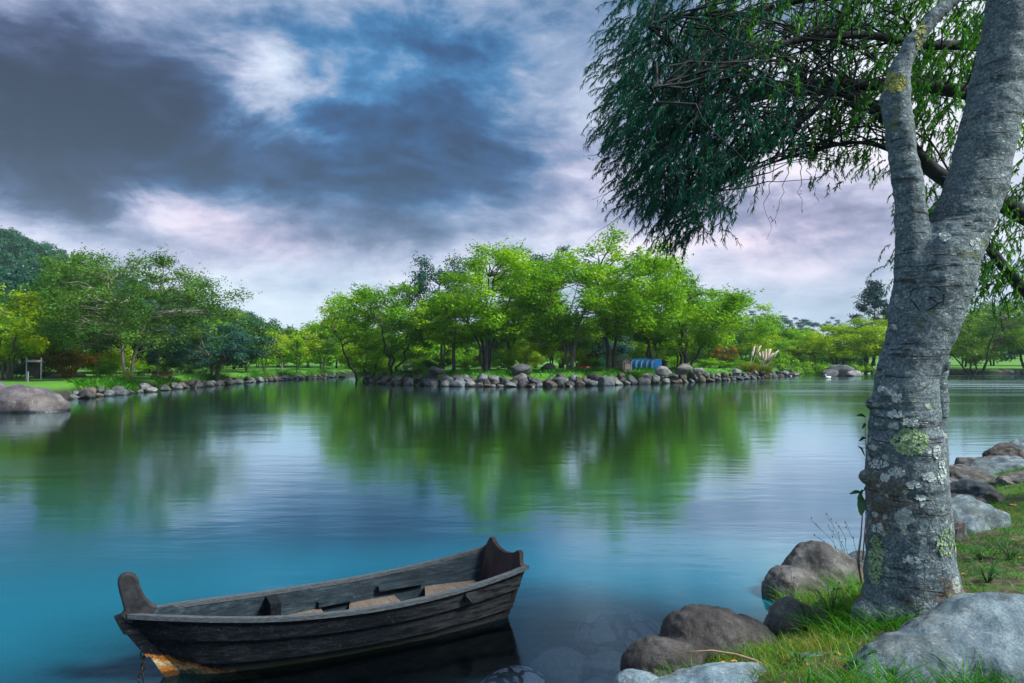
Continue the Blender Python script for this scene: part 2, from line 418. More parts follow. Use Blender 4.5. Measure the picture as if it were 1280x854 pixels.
for k, sc_ in (('near_blue', 2.2),): 
    M['boulder_blue'] = rock_mat('blue grey granite', (.046, .084, .112), (.12, .195, .245), (.32, .43, .48), 2.2, .45, .025)
    M['boulder_dark'] = rock_mat('dark speckled granite', (.020, .020, .023), (.060, .059, .062), (.19, .19, .19), 2.4, .22, .025)
    M['boulder_mid'] = rock_mat('grey brown granite', (.030, .033, .036), (.090, .095, .098), (.26, .27, .27), 2.4, .3, .025)

def plain(name, col, rough=.7, var=.25, scale=8.0, bump=.3, metal=0.0, stretch=(1, 1, 1)):
    m, t, bs = material(name); oc = objco(t); n = t.noise(t.scale(oc, stretch), scale, 5, .6)
    lo = tuple(c * (1 - var) for c in col); hi = tuple(min(1, c * (1 + var)) for c in col)
    t.l.new(t.ramp(n, [(.3, lo), (.7, hi)]), bs.inputs['Base Color']); bs.inputs['Roughness'].default_value = rough; bs.inputs['Specular IOR Level'].default_value = .2 if rough > .65 else .5
    bs.inputs['Metallic'].default_value = metal
    if bump: t.l.new(t.bump(n, bump, .01), bs.inputs['Normal'])
    return m
M['wood_pale'] = plain('pale weathered board', (.34, .29, .24), .8, .3, 5, .4, stretch=(1, 1, 8))
M['wood_grey'] = plain('grey weathered wood', (.24, .25, .24), .85, .3, 5)
M['wood_brown'] = plain('brown wood', (.13, .075, .04), .8, .3, 5)
M['wood_dark'] = plain('dark wood', (.035, .028, .026), .8, .3, 5)
M['blue_paint'] = plain('bright blue paint', (.02, .30, .75), .45, .2, 3, .1)
M['white_paint'] = plain('white paint', (.75, .76, .76), .5, .08, 3, .1)
M['red_paint'] = plain('red canvas', (.55, .03, .02), .6, .2, 3, .1)
M['teal_net'] = plain('teal canvas', (.05, .30, .22), .7, .2, 3, .1)
M['roof_blue'] = plain('blue grey roofing', (.13, .19, .23), .6, .25, 5, .2)
M['metal_grey'] = plain('grey post metal', (.30, .33, .35), .5, .2, 5, .1, .3)
M['feather'] = plain('white feathers', (.85, .85, .82), .7, .05, 6, .2)
M['beak'] = plain('orange beak', (.7, .25, .03), .5, .1, 6, .1)
M['plume'] = plain('cream plumes', (.62, .54, .44), .9, .2, 5, .3)
M['iron'] = plain('rusty iron', (.035, .025, .02), .6, .4, 40, .4, .6)
M['dry'] = plain('dry stem', (.10, .065, .04), .85, .4, 20, .2)
M['straw'] = plain('dry stick', (.34, .23, .15), .85, .3, 20, .2)
M['lichen_green'] = plain('leafy green lichen', (.24, .36, .20), .9, .45, 30, .5)
M['lichen_yellow'] = plain('yellow green lichen', (.30, .33, .10), .9, .4, 30, .5)
M['lichen_white'] = plain('white crust lichen', (.44, .52, .52), .9, .3, 30, .5)
M['groove'] = plain('old carved groove', (.020, .026, .030), .95, .3, 30, .3)
M['dead_leaf'] = plain('fallen leaf', (.40, .20, .07), .8, .3, 20, .3)

def boat_mat(name, inner=False):
    m, t, bs = material(name); oc = objco(t)                    # object x runs from bow to stern, z up
    grain = t.noise(t.scale(oc, (2.5, 22, 22)), 1.6, 6, .68); fine = t.noise(oc, 60, 5, .7)
    blot = t.noise(oc, 3.5, 4, .6)
    if inner: base = t.ramp(grain, [(.3, (.006, .012, .018)), (.52, (.018, .031, .042)), (.75, (.055, .08, .10))])
    else: base = t.ramp(grain, [(.36, (.001, .0025, .0045)), (.55, (.005, .0085, .013)), (.72, (.024, .035, .045))])
    base = t.mix(t.m('MULTIPLY', t.step(blot, .52, .68), .55), base, (.012, .016, .020))
    base = t.mix(t.m('MULTIPLY', t.step(fine, .58, .66), .5), base, (.055, .072, .085))
    if not inner:
        s = t.add('ShaderNodeSeparateXYZ'); t.l.new(oc, s.inputs[0])
        rag = t.m('MULTIPLY', t.m('SUBTRACT', t.noise(oc, 9, 5, .6), .5), .16)
        # flaked area at the foot of the bow: cream filler with rusty edge
        e = t.m('ADD', t.m('ADD', t.m('MULTIPLY', s.outputs[0], .40), t.m('MULTIPLY', s.outputs[2], 1.25)), rag)
        cream = t.step(e, .232, .245, 1.0, 0.0); rust = t.step(e, .255, .275, 1.0, 0.0)
        stem = t.step(t.m('ADD', t.m('ADD', s.outputs[0], t.m('MULTIPLY', s.outputs[2], .667)), t.m('MULTIPLY', rag, .5)), .335, .355, 1.0, 0.0)
        stem = t.m('MULTIPLY', stem, t.step(s.outputs[2], .02, .0, 1., 1.))
        stem = t.m('MULTIPLY', stem, t.step(s.outputs[2], .30, .16, 0., 1.)) if False else t.m('MULTIPLY', stem, t.step(s.outputs[2], .05, .12, 1.0, 0.0))
        base = t.mix(rust, base, t.ramp(fine, [(.35, (.16, .05, .01)), (.65, (.42, .17, .03))]))
        base = t.mix(cream, base, t.ramp(fine, [(.38, (.22, .15, .06)), (.58, (.46, .42, .26))]))
        base = t.mix(t.m('MULTIPLY', stem, 1.0), base, t.ramp(fine, [(.35, (.14, .045, .01)), (.65, (.40, .16, .03))]))
        # nail heads
        nv = t.vor(t.scale(oc, (1, .05, 1)), 9, rand=.55); nail = t.step(nv, .07, .09, 1, 0)
        base = t.mix(t.m('MULTIPLY', nail, .85), base, (.006, .007, .008))
        wetb = t.step(t.m('ADD', s.outputs[2], t.m('MULTIPLY', rag, .25)), .030, .050, 1.0, 0.0)
        base = t.mix(t.m('MULTIPLY', wetb, .8), base, (.010, .014, .009))
        # lit stern side put into the hull colour: paler grain aft
        pale = t.m('MULTIPLY', t.step(s.outputs[0], 1.5, 2.7), t.step(grain, .36, .6))
        base = t.mix(t.m('MULTIPLY', pale, .55), base, (.070, .076, .082))
    t.l.new(base, bs.inputs['Base Color']); bs.inputs['Roughness'].default_value = .80; bs.inputs['Specular IOR Level'].default_value = .12
    t.l.new(t.bump(t.m('ADD', grain, t.m('MULTIPLY', fine, .4)), .9, .008), bs.inputs['Normal'])
    return m
M['boat_out'] = boat_mat('weathered dark hull planks'); M['boat_in'] = boat_mat('weathered blue grey inner planks', True)
M['boat_rim'] = plain('worn pale rim', (.060, .075, .088), .7, .5, 22, .5, stretch=(1, 4, 4))
M['boat_seat'] = plain('worn brown seat board', (.125, .105, .088), .75, .35, 9, .4, stretch=(8, 1, 1))
M['boat_transom'] = plain('stained brown transom', (.032, .024, .026), .75, .6, 6, .4, stretch=(1, 3, .6))
M['boat_post'] = plain('worn dark bow post', (.028, .032, .037), .7, .6, 14, .6)

# ------------------------------------------------------------------ pond outline
POND = []
def addpx(lst, z=0.0):
    for px, py in lst:
        v = P(px, py, z); POND.append((v.x, v.y))
POND += [(-60, -25), (-52, 6), (-38, 20), (-31, 29)]
LEFT_PX = [(85, 499), (140, 494), (200, 488), (260, 482.5), (320, 477.5), (380, 474), (425, 471.5)]
addpx(LEFT_PX)
POND += [(-20.5, 96), (-12, 99), (-13.5, 80)]
ISLAND_PX = [(452, 477.5), (475, 480.5), (540, 483), (620, 484), (700, 483.5), (760, 481.5), (820, 479.5), (880, 477.5), (940, 474), (990, 470)]
addpx(ISLAND_PX)
POND += [(38, 96), (34, 104)]
RIGHT_PX = [(1000, 466.5), (1060, 466.5), (1120, 467), (1190, 468), (1240, 468.5), (1290, 468)]
addpx(RIGHT_PX)
POND += [(110, 95), (120, 60), (60, 30), (26, 21)]
NEAR_PX = [(1330, 560), (1262, 572), (1190, 607), (1120, 660), (1060, 706), (1000, 735), (952, 765), (930, 800), (800, 840), (765, 858)]
addpx(NEAR_PX)
POND += [(0.35, 3.9), (-0.6, 3.0), (-3, 1.6), (-8, 0.2), (-20, -6), (-40, -25)]
PA = np.array(POND)
def pond_sd(X, Y):
    """signed distance, positive inland"""
    X = np.asarray(X, dtype=float); Y = np.asarray(Y, dtype=float)
    best = np.full(X.shape, 1e9); inside = np.zeros(X.shape, bool)
    for i in range(len(PA)):
        a = PA[i]; b = PA[(i + 1) % len(PA)]; d = b - a; L = d @ d
        t = np.clip(((X - a[0]) * d[0] + (Y - a[1]) * d[1]) / L, 0, 1)
        best = np.minimum(best, np.hypot(X - a[0] - t * d[0], Y - a[1] - t * d[1]))
        c = (a[1] > Y) != (b[1] > Y)
        with np.errstate(divide='ignore', invalid='ignore'):
            xi = (b[0] - a[0]) * (Y - a[1]) / (b[1] - a[1]) + a[0]
        inside ^= c & (X < xi)
    return np.where(inside, -best, best)
def ground_h(X, Y):
    X = np.asarray(X, dtype=float); Y = np.asarray(Y, dtype=float)
    s = pond_sd(X, Y)
    near = np.interp(s, [-6, -2.5, -1.0, -.25, 0, .35, .9, 1.6, 3, 8, 30], [-1.5, -.95, -.55, -.22, -.08, .10, .30, .42, .50, .62, .8])
    isl = np.exp(-(((X - 12) / 32) ** 2 + ((Y - 68) / 24) ** 2))
    top = .72 + .42 * isl
    far = np.interp(s, [-6, -2, -.4, 0, .8, 1.9, 4], [-1.5, -1.2, -.6, -.25, .15, 1, 1.0])
    far = np.where(far > .15, .15 + (far - .15) / .85 * (top - .15), far)
    w = np.clip((Y - 16) / 10, 0, 1)
    h = near * (1 - w) + far * w
    hill = 84 * np.exp(-(((X + 300) / 130) ** 2 + ((Y - 250) / 105) ** 2)) + 7 * np.exp(-(((X + 140) / 50) ** 2 + ((Y - 210) / 60) ** 2))
    hill += 26 * np.exp(-(((X - 60) / 260) ** 2 + ((Y - 620) / 120) ** 2)) + 30 * np.exp(-(((X - 330) / 120) ** 2 + ((Y - 330) / 120) ** 2))
    hill *= np.clip((s - 20) / 60, 0, 1)
    bumps = .03 * np.sin(X * 1.7 + 1.1 * np.sin(Y * 1.3)) + .025 * np.sin(Y * 2.3 + X * .9)
    return h + hill + np.where(s > .3, bumps, 0)
def gz(x, y): return float(ground_h(np.array([x]), np.array([y]))[0])
def axis(parts):
    out = []
    for a, b, st in parts: out += list(np.arange(a, b, st))
    return np.array(sorted(set(np.round(out, 4))))
gx = axis([(-3000, -600, 300), (-600, -200, 25), (-200, -70, 8), (-70, -3, 1.3), (-3, 12, .16), (12, 70, 1.2), (70, 200, 8), (200, 600, 25), (600, 3001, 300)])
gy = axis([(-600, -40, 60), (-40, 0, 4), (0, 3, .6), (3, 17, .16), (17, 115, 1.0), (115, 300, 8), (300, 800, 30), (800, 4001, 400)])
GX, GY = np.meshgrid(gx, gy); GZ = ground_h(GX, GY)
V = np.stack([GX.ravel(), GY.ravel(), GZ.ravel()], 1)
nx, ny = len(gx), len(gy); idx = np.arange(nx * ny).reshape(ny, nx)
F = np.stack([idx[:-1, :-1].ravel(), idx[:-1, 1:].ravel(), idx[1:, 1:].ravel(), idx[1:, :-1].ravel()], 1)
def ground_mat():
    m, t, bs = material('lawn and soil'); wc = worldco(t)
    s = t.add('ShaderNodeSeparateXYZ'); t.l.new(wc, s.inputs[0])
    n1 = t.noise(wc, .9, 5, .6); n2 = t.noise(wc, 16, 5, .7); n3 = t.noise(wc, .12, 4, .6); n4 = t.noise(wc, 2.6, 5, .65, .4)
    lawn = t.ramp(t.m('ADD', t.m('MULTIPLY', n2, .5), t.m('MULTIPLY', n3, .5)), [(.34, (.030, .12, .008)), (.52, (.060, .21, .009)), (.68, (.12, .29, .012))])
    soil = t.ramp(n2, [(.3, (.022, .016, .011)), (.52, (.065, .047, .034)), (.72, (.18, .135, .10))])
    farw = t.step(s.outputs[1], 16, 24)
    patch = t.step(n4, .47, .58)
    near = t.mix(t.m('MULTIPLY', patch, .8), soil, t.mix(.35, lawn, (.03, .06, .01)))
    c = t.mix(farw, near, t.mix(t.m('MULTIPLY', t.step(n1, .60, .72), .35), lawn, (.16, .17, .05)))
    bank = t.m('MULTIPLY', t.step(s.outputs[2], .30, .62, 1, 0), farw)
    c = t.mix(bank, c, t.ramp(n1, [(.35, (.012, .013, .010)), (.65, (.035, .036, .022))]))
    c = t.mix(t.step(s.outputs[2], 3.0, 6.0), c, (.012, .035, .020))
    bed = t.step(s.outputs[2], -.12, .02, 1, 0)
    c = t.mix(bed, c, t.ramp(n4, [(.35, (.055, .055, .05)), (.6, (.15, .14, .125))]))
    t.l.new(c, bs.inputs['Base Color']); bs.inputs['Roughness'].default_value = .95
    t.l.new(t.bump(n2, .9, .05), bs.inputs['Normal']); return m
M['ground'] = ground_mat()
tag(link('ground', mesh_np('ground', V, F, [M['ground']])), kind='structure')

# ------------------------------------------------------------------ water
def water_mat():
    m = bpy.data.materials.new('pond water'); m.use_nodes = True; t = NT(m.node_tree); t.n.clear()
    wc = worldco(t); s = t.add('ShaderNodeSeparateXYZ'); t.l.new(wc, s.inputs[0])
    # long soft swell, smoothed as in a slow exposure
    w1 = t.noise(t.scale(wc, (.35, 1.1, 1)), 1.0, 3, .5, .3); w2 = t.noise(t.scale(wc, (1.2, 3.4, 1)), 1.0, 3, .55, .2)
    w3 = t.noise(t.scale(wc, (5, 13, 1)), 1.0, 2, .5)
    nearw = t.step(s.outputs[1], 5, 22, 1, 0)
    h = t.m('ADD', t.m('MULTIPLY', w1, .6), t.m('MULTIPLY', w2, .25)); h = t.m('ADD', h, t.m('MULTIPLY', t.m('MULTIPLY', w3, .016), nearw))
    bmp = t.bump(h, .12, .10)
    # breeze patches that scatter the reflection
    pt = t.noise(t.scale(wc, (.045, .16, 1), (2.3, .7, 0)), 1.0, 4, .55, .6)
    br = t.step(pt, .52, .66)
    lane = t.m('MULTIPLY', t.step(s.outputs[1], 36, 56), t.step(s.outputs[0], 8, 40))
    streak = t.step(t.noise(t.scale(wc, (.03, .30, 1), (1.1, 3.4, 0)), 1.0, 4, .6, .5), .40, .62)
    lane = t.m('MULTIPLY', lane, t.m('MULTIPLY', streak, t.step(s.outputs[1], 66, 74, 1, 0)))
    rough = t.m('ADD', t.m('ADD', .092, t.m('MULTIPLY', br, .05)), t.m('MULTIPLY', lane, .16))
    fr = t.add('ShaderNodeFresnel'); fr.inputs[0].default_value = 1.75; t.l.new(bmp, fr.inputs['Normal'])
    gl = t.add('ShaderNodeBsdfGlossy', distribution='GGX'); t.l.new(rough, gl.inputs['Roughness']); t.l.new(bmp, gl.inputs['Normal'])
    gl.inputs[0].default_value = (.70, .94, 1, 1)
    body = t.add('ShaderNodeBsdfDiffuse')
    bc = t.mix(t.step(t.m('ADD', s.outputs[1], t.m('MULTIPLY', t.m('SUBTRACT', w1, .5), 4.0)), 6.0, 16), (.006, .120, .190), (.020, .030, .004))  # cyan water near; far out the olive tree reflection is put into the colour
    t.l.new(bc, body.inputs[0])
    tr = t.add('ShaderNodeBsdfTransparent'); tr.inputs[0].default_value = (.58, .76, .95, 1)
    # the shallows by the stones are clearer than the open pond
    vd = t.add('ShaderNodeVectorMath', operation='DISTANCE'); t.l.new(t.scale(wc, (.62, 1, 0)), vd.inputs[0]); vd.inputs[1].default_value = (.0, 4.35, 0)
    clear = t.step(t.m('ADD', vd.outputs['Value'], t.m('MULTIPLY', t.m('SUBTRACT', w1, .5), .8)), 1.3, 3.0, 1.0, .04)
    mb = t.add('ShaderNodeMixShader'); t.l.new(clear, mb.inputs[0]); t.l.new(body.outputs[0], mb.inputs[1]); t.l.new(tr.outputs[0], mb.inputs[2])
    ms = t.add('ShaderNodeMixShader'); t.l.new(t.m('MINIMUM', t.m('MULTIPLY', fr.outputs[0], t.step(s.outputs[1], 5.6, 9, .9, 1.8)), .93), ms.inputs[0]); t.l.new(mb.outputs[0], ms.inputs[1]); t.l.new(gl.outputs[0], ms.inputs[2])
    o = t.add('ShaderNodeOutputMaterial'); t.l.new(ms.outputs[0], o.inputs[0]); return m
wx = [-70, 130]; wy = [-30, 112]
tag(link('water', mesh_np('water', [(wx[0], wy[0], 0), (wx[1], wy[0], 0), (wx[1], wy[1], 0), (wx[0], wy[1], 0)], [(0, 1, 2, 3)], [water_mat()], False)), kind='structure')

# ------------------------------------------------------------------ stones
def rock_proto(seed, sub=3, cuts=6, amp=.13):
    rnd = random.Random(seed)
    bm = bmesh.new(); bmesh.ops.create_icosphere(bm, subdivisions=sub, radius=1)
    planes = []
    for i in range(cuts + 5):
        n = Vector((rnd.gauss(0, 1), rnd.gauss(0, 1), rnd.gauss(0, .8))).normalized(); planes.append((n, rnd.uniform(.52, .86)))
    off = Vector((rnd.uniform(-50, 50), rnd.uniform(-50, 50), 0))
    for v in bm.verts:
        p = v.co.copy()
        for n, d in planes:
            k = p.dot(n) - d
            if k > 0: p -= n * k * .96
        p += v.co.normalized() * amp * fbm(v.co * 1.4 + off, 4)
        v.co = p
    me = bpy.data.meshes.new('stone'); bm.to_mesh(me); bm.free()
    me.polygons.foreach_set('use_smooth', [True] * len(me.polygons)); return me
PROTO = [rock_proto(i, 3, 5 + i % 4) for i in range(10)]
def stone_mesh(i, mat):
    key = f'stone_{i}_{mat}'
    if key in bpy.data.meshes: return bpy.data.meshes[key]
    me = PROTO[i].copy(); me.name = key; me.materials.append(M[mat]); return me
ALL_STONES = []          # for automatic labels on the far banks
def stone_px(x0, x1, yt, yb, zb, mat, i=None, ry=.8, name='stone', rz=None, dz=0):
    c = P((x0 + x1) / 2, yb, zb); D = c.y
    w = (x1 - x0) / FPX * D; h = (yb - yt) / FPX * D
    i = random.randrange(10) if i is None else i
    o = link(name, stone_mesh(i, mat), None, (c.x, D + w * .5 * ry * .6, zb + h * .30 + dz), (random.uniform(-.15, .15), random.uniform(-.15, .15), random.uniform(-.5, .5) + (math.pi if random.random() < .5 else 0) if rz is None else rz),
             (w * .56, w * .5 * ry, h * .72))
    return o
SHADE = {'rock_grey': 'grey', 'rock_blue': 'blue-grey', 'rock_dark': 'dark', 'rock_pale': 'pale', 'rock_brown': 'brown'}
def bank(pxs, step_fn, size_fn, rows, group, zone, lift):
    """stones set along a shoreline given in picture coordinates of its waterline"""
    X = [p[0] for p in pxs]; Yw = [p[1] for p in pxs]
    for r in range(rows):
        x = X[0] + r * 4.0
        while x < X[-1]:
            sz = size_fn(x) * random.uniform(.55, 1.5) * (1.0 if r == 0 else .85)
            if r and random.random() < .16: x += sz * .8; continue
            yw = float(np.interp(x, X, Yw)); mat = random.choices(list(SHADE), [4, 3.5, 4.5, 1.0, 1.6])[0]
            base = P(x + sz / 2, yw, 0); D = base.y
            # step inland for the rows behind
            n = .55 * r * lift
            w = sz / FPX * D; h = w * random.uniform(.50, .72)
            loc = Vector((base.x * (1 + n / D), D + n + .1, (.0 + .25 * r * lift) + h * random.uniform(.06, .18)))
            o = link('stone', stone_mesh(random.randrange(10), mat), None, loc,
                     (random.uniform(-.3, .3), random.uniform(-.3, .3), random.uniform(0, 6.28)), (w * .58, w * random.uniform(.45, .62), h * .66))
            ALL_STONES.append((o, x + sz / 2, r, mat, group, zone)); x += sz * random.uniform(.80, 1.02)
isl_size = lambda x: float(np.interp(x, [450, 560, 700, 800, 900, 990], [12, 15, 16, 13, 9, 7]))
def isl_zone(x):
    for lim, n in ((478, 'below the leftmost island tree'), (535, 'below the dark forked tree'), (590, 'below the slim island tree'), (640, 'below the many-stemmed tall tree'), (690, 'in front of the green domed boulder'),
                   (745, 'below the curved slender trunk'), (785, 'below the twin-trunk tree'), (825, 'below the blue boats'), (870, 'below the vase-shaped tree'), (925, 'left of the pampas grass'), (2000, 'on the point past the pampas grass')):
        if x < lim: return n
bank(ISLAND_PX, None, isl_size, 3, 'stones edging the island bank', isl_zone, 1.0)
def left_zone(x):
    for lim, n in ((140, 'beside the big pale rock'), (185, 'below the pale-trunked tree'), (235, 'right of the pale-trunked tree'), (290, 'below the leaning teal tree'), (350, 'below the small yellow trees'), (2000, 'at the far end of the left bank')):
        if x < lim: return n
bank(LEFT_PX, None, lambda x: float(np.interp(x, [85, 200, 300, 430], [19, 14, 9, 6.5])), 2, 'stones edging the left bank', left_zone, .8)
bank(RIGHT_PX[:3], None, lambda x: 9.0, 2, 'stones edging the far bank', lambda x: 'left of the rock pile' if x < 1040 else 'right of the rock pile', .8)
bank([(1180, 468), (1290, 468)], None, lambda x: 10.0, 2, 'stones edging the right far bank', lambda x: 'by the olive tree' if x < 1235 else 'at the right picture edge', .8)
ROWN = ['waterline', 'second-row', 'top-row']
ORD = ['first', 'second', 'third', 'fourth', 'fifth', 'sixth', 'seventh', 'eighth', 'ninth', 'tenth', 'eleventh', 'twelfth', 'thirteenth', 'fourteenth']
cls = {}
for o, x, r, mat, group, zone in ALL_STONES: cls.setdefault((group, ROWN[r], SHADE[mat], zone(x)), []).append((x, o))
for (group, rn, sh, zn), lst in cls.items():
    lst.sort(key=lambda q: q[0])
    for k, (x, o) in enumerate(lst):
        lab = f'{sh} {rn} stone {zn}' if len(lst) == 1 else f'{ORD[k]} from left of the {sh} {rn} stones {zn}'
        where = {'stones edging the left bank': ', left bank', 'stones edging the far bank': ', far bank', 'stones edging the right far bank': ', far right bank'}.get(group, ', island')
        tag(o, (lab + where) if len((lab + where).split()) <= 16 else lab, 'stone', group)

def lump(name, parts, mat, voxel, amp=.03, freq=3.0, seed=0, smooth=3, cut=None):
    """a boulder made from overlapping rounded masses grown into one skin"""
    b = MB()
    for c, r, rot in parts:
        bm = bmesh.new(); bmesh.ops.create_icosphere(bm, subdivisions=4, radius=1); bm.verts.index_update()
        mtx = Euler(rot).to_matrix()
        Vv = [mtx @ Vector((v.co.x * r[0], v.co.y * r[1], v.co.z * r[2])) + Vector(c) for v in bm.verts]
        b.add(Vv, [[v.index for v in f.verts] for f in bm.faces]); bm.free()
    me = remeshed(b.me(name, []), voxel, smooth)
    off = Vector((seed * 7.3, seed * 3.1, 0))
    displace(me, lambda p, n: n * (amp * (1.15 * fbm(p * freq + off, 5) - .9 * max(0, .22 - abs(noise.noise(p * freq * .55 + off))) * 2.0 + .25 * fbm(p * freq * 5, 3))))
    cen = Vector(parts[0][0]); 
    for v in me.vertices: v.co -= cen
    me.materials.clear(); me.materials.append(M[mat]); me.polygons.foreach_set('use_smooth', [True] * len(me.polygons))
    return link(name, me, None, cen)
NEAR_ROCKS = []
def near_lump(*a, **k):
    lab = k.pop('label'); g = k.pop('group', None); o = lump(*a, **k); tag(o, lab, k.get('cat', 'boulder'), g); NEAR_ROCKS.append(o); return o
near_lump('boulder', [((3.30, 4.22, .44), (.98, .42, .30), (0, 0, .05)), ((2.36, 4.06, .33), (.50, .30, .21), (0, -.20, .2)), ((3.9, 4.3, .46), (.9, .42, .30), (0, 0, 0)), ((3.05, 4.05, .38), (.68, .34, .28), (0, 0, 0))],
          'boulder_blue', .022, .045, 2.2, 1, label='big flat blue-grey boulder in the grass right in front of the tree trunk')
near_lump('boulder', [((1.47, 5.20, .02), (.40, .32, .30), (0, 0, .3)), ((1.08, 4.92, .0), (.30, .24, .21), (0, 0, .2)), ((1.75, 5.25, .0), (.28, .28, .24), (0, .1, 0))],
          'boulder_dark', .016, .03, 3.5, 2, label='dark speckled two-humped boulder at the water edge, largest by the shore')
near_lump('boulder', [((1.35, 4.16, .12), (.62, .33, .20), (0, 0, .15)), ((1.0, 4.0, .10), (.4, .3, .19), (0, 0, 0))],
          'boulder_blue', .018, .025, 3.0, 3, label='low grey slab with fallen leaves at the bottom edge of the picture')
near_lump('boulder', [((.80, 4.36, .02), (.21, .22, .19), (0, 0, 0))], 'boulder_blue', .014, .02, 4, 4, label='small rounded wet stone at the bottom left tip of the grey slab')
near_lump('boulder', [((2.24, 5.50, .03), (.19, .24, .26), (0, 0, .2)), ((2.38, 5.42, .02), (.2, .2, .22), (0, 0, 0))], 'boulder_mid', .014, .025, 4, 5,
          label='small upright grey boulder between the dark boulder and the grass')
near_lump('boulder', [((2.95, 6.62, .05), (.36, .36, .36), (0, .1, 0)), ((2.66, 6.40, -.02), (.34, .3, .27), (0, .3, 0)), ((3.18, 6.5, .02), (.3, .3, .26), (0, -.2, 0))], 'boulder_mid', .016, .035, 3.2, 6,
          label='pointed grey boulder standing in the water left of the trunk')
near_lump('boulder', [((3.52, 6.85, .05), (.24, .25, .22), (0, 0, 0))], 'boulder_blue', .016, .02, 4, 7, label='small pale stone against the left side of the trunk')
near_lump('boulder', [((1.98, 4.42, .17), (.27, .16, .13), (0, 0, -.1))], 'boulder_blue', .012, .02, 4, 8, label='small flat blue-grey stone half buried in the yellowish grass')
# right shore group
def rs(px0, px1, yt, yb, zb, mat, lab, ry=.9, seed=1, extra=None):
    c = P((px0 + px1) / 2, yb, zb); D = c.y; w = (px1 - px0) / FPX * D * 1.15; h = (yb - yt) / FPX * D * 1.25
    parts = [((c.x, D + w * .25, zb + h * .15), (w * .52, w * .45 * ry, h * .72), (0, 0, .1 * seed))]
    if extra: parts.append(((c.x + w * extra[0], D + w * .3, zb + h * extra[1]), (w * .35, w * .35 * ry, h * .55), (0, 0, 0)))
    rp = random.Random(90 + seed)
    me = rock_proto(200 + seed, 5, 2, .16)
    for v in me.vertices: v.co += v.co.normalized() * .035 * fbm(v.co * 5 + Vector((seed, 0, 0)), 3)
    me.name = 'boulder'; me.materials.append(M[mat])
    o = link('boulder', me, None, (c.x, D + w * .28, zb + h * .18), (rp.uniform(-.2, .2), rp.uniform(-.2, .2), rp.uniform(-.3, .3)), (w * .62, w * .52 * ry, h * .85))
    tag(o, lab, 'boulder', 'boulders along the right shore'); NEAR_ROCKS.append(o)
rs(1244, 1282, 562, 582, .0, 'boulder_dark', 'round dark boulder at the top of the right shore pile', seed=1)
rs(1270, 1310, 556, 578, .0, 'boulder_blue', 'grey boulder at the right picture edge behind the round dark one', seed=2)
rs(1217, 1268, 573, 598, .0, 'boulder_mid', 'brownish grey sloping boulder below the round dark one', seed=3, extra=(.25, .2))
rs(1238, 1300, 580, 606, .02, 'boulder_blue', 'angular dark blue slab below the brownish sloping boulder', seed=4, ry=.6)
rs(1186, 1222, 591, 606, -.02, 'boulder_dark', 'low dark stone touching the water just right of the trunk', seed=5)
rs(1186, 1256, 593, 622, .0, 'boulder_mid', 'long smooth rounded boulder right of the trunk', seed=6, ry=.55, extra=(.2, .1))
rs(1186, 1216, 611, 634, .08, 'boulder_blue', 'small grey boulder beside the trunk under the long smooth one', seed=7)
rs(1200, 1250, 609, 640, .1, 'boulder_blue', 'grey wedge boulder with grass on its right side', seed=8)
rs(1262, 1300, 593, 610, .25, 'boulder_mid', 'tan stone in the grass at the right picture edge', seed=9)
rs(1180, 1268, 640, 682, .25, 'boulder_blue', 'long layered flat rock right of the trunk base', seed=10, ry=.5, extra=(-.2, .35))
rs(1172, 1240, 630, 655, .22, 'boulder_mid', 'flat stone behind the layered flat rock', seed=11, ry=.5)
rs(1206, 1238, 586, 600, .0, 'boulder_blue', 'small blue-grey stone between the smooth boulder and the water', seed=12)
rs(1252, 1288, 600, 622, .12, 'boulder_mid', 'squat grey stone under the angular dark slab at the right edge', seed=13)
rs(1222, 1262, 622, 646, .16, 'boulder_dark', 'dark low stone in the grass right of the wedge boulder', seed=14, ry=.7)
rs(1186, 1214, 660, 684, .30, 'boulder_mid', 'small stone against the right of the trunk foot', seed=15)
# submerged
def sunk(px, py, z, r, mat, lab, seed):
    c = P(px, py, z); o = lump('sunken_boulder', [((c.x, c.y, z - r[2]), r, (0, 0, .2 * seed))], mat, .02, .03, 3, 20 + seed); tag(o, lab, 'sunken boulder', 'boulders under the water')
sunk(775, 765, -.02, (.42, .38, .22), 'rock_sub', 'sunken boulder with a net of dark cracks under the water', 1)
sunk(640, 838, -.06, (.34, .26, .22), 'rock_sub', 'sunken cracked boulder near the stern reflection', 2)
sunk(745, 850, -.08, (.17, .14, .14), 'rock_sub2', 'small round sunken boulder at the lower picture edge', 3)
sunk(700, 815, -.12, (.30, .22, .2), 'rock_sub2', 'long dim sunken boulder between the two cracked ones', 4)
sunk(760, 815, -.10, (.22, .25, .2), 'rock_sub2', 'dim sunken boulder left of the dark shore boulder', 5)
sunk(845, 745, -.10, (.30, .2, .2), 'rock_sub2', 'faint sunken boulder behind the dark shore boulder', 6)
sunk(905, 700, -.10, (.22, .2, .2), 'rock_sub', 'faint far sunken boulder out from the pointed boulder', 7)
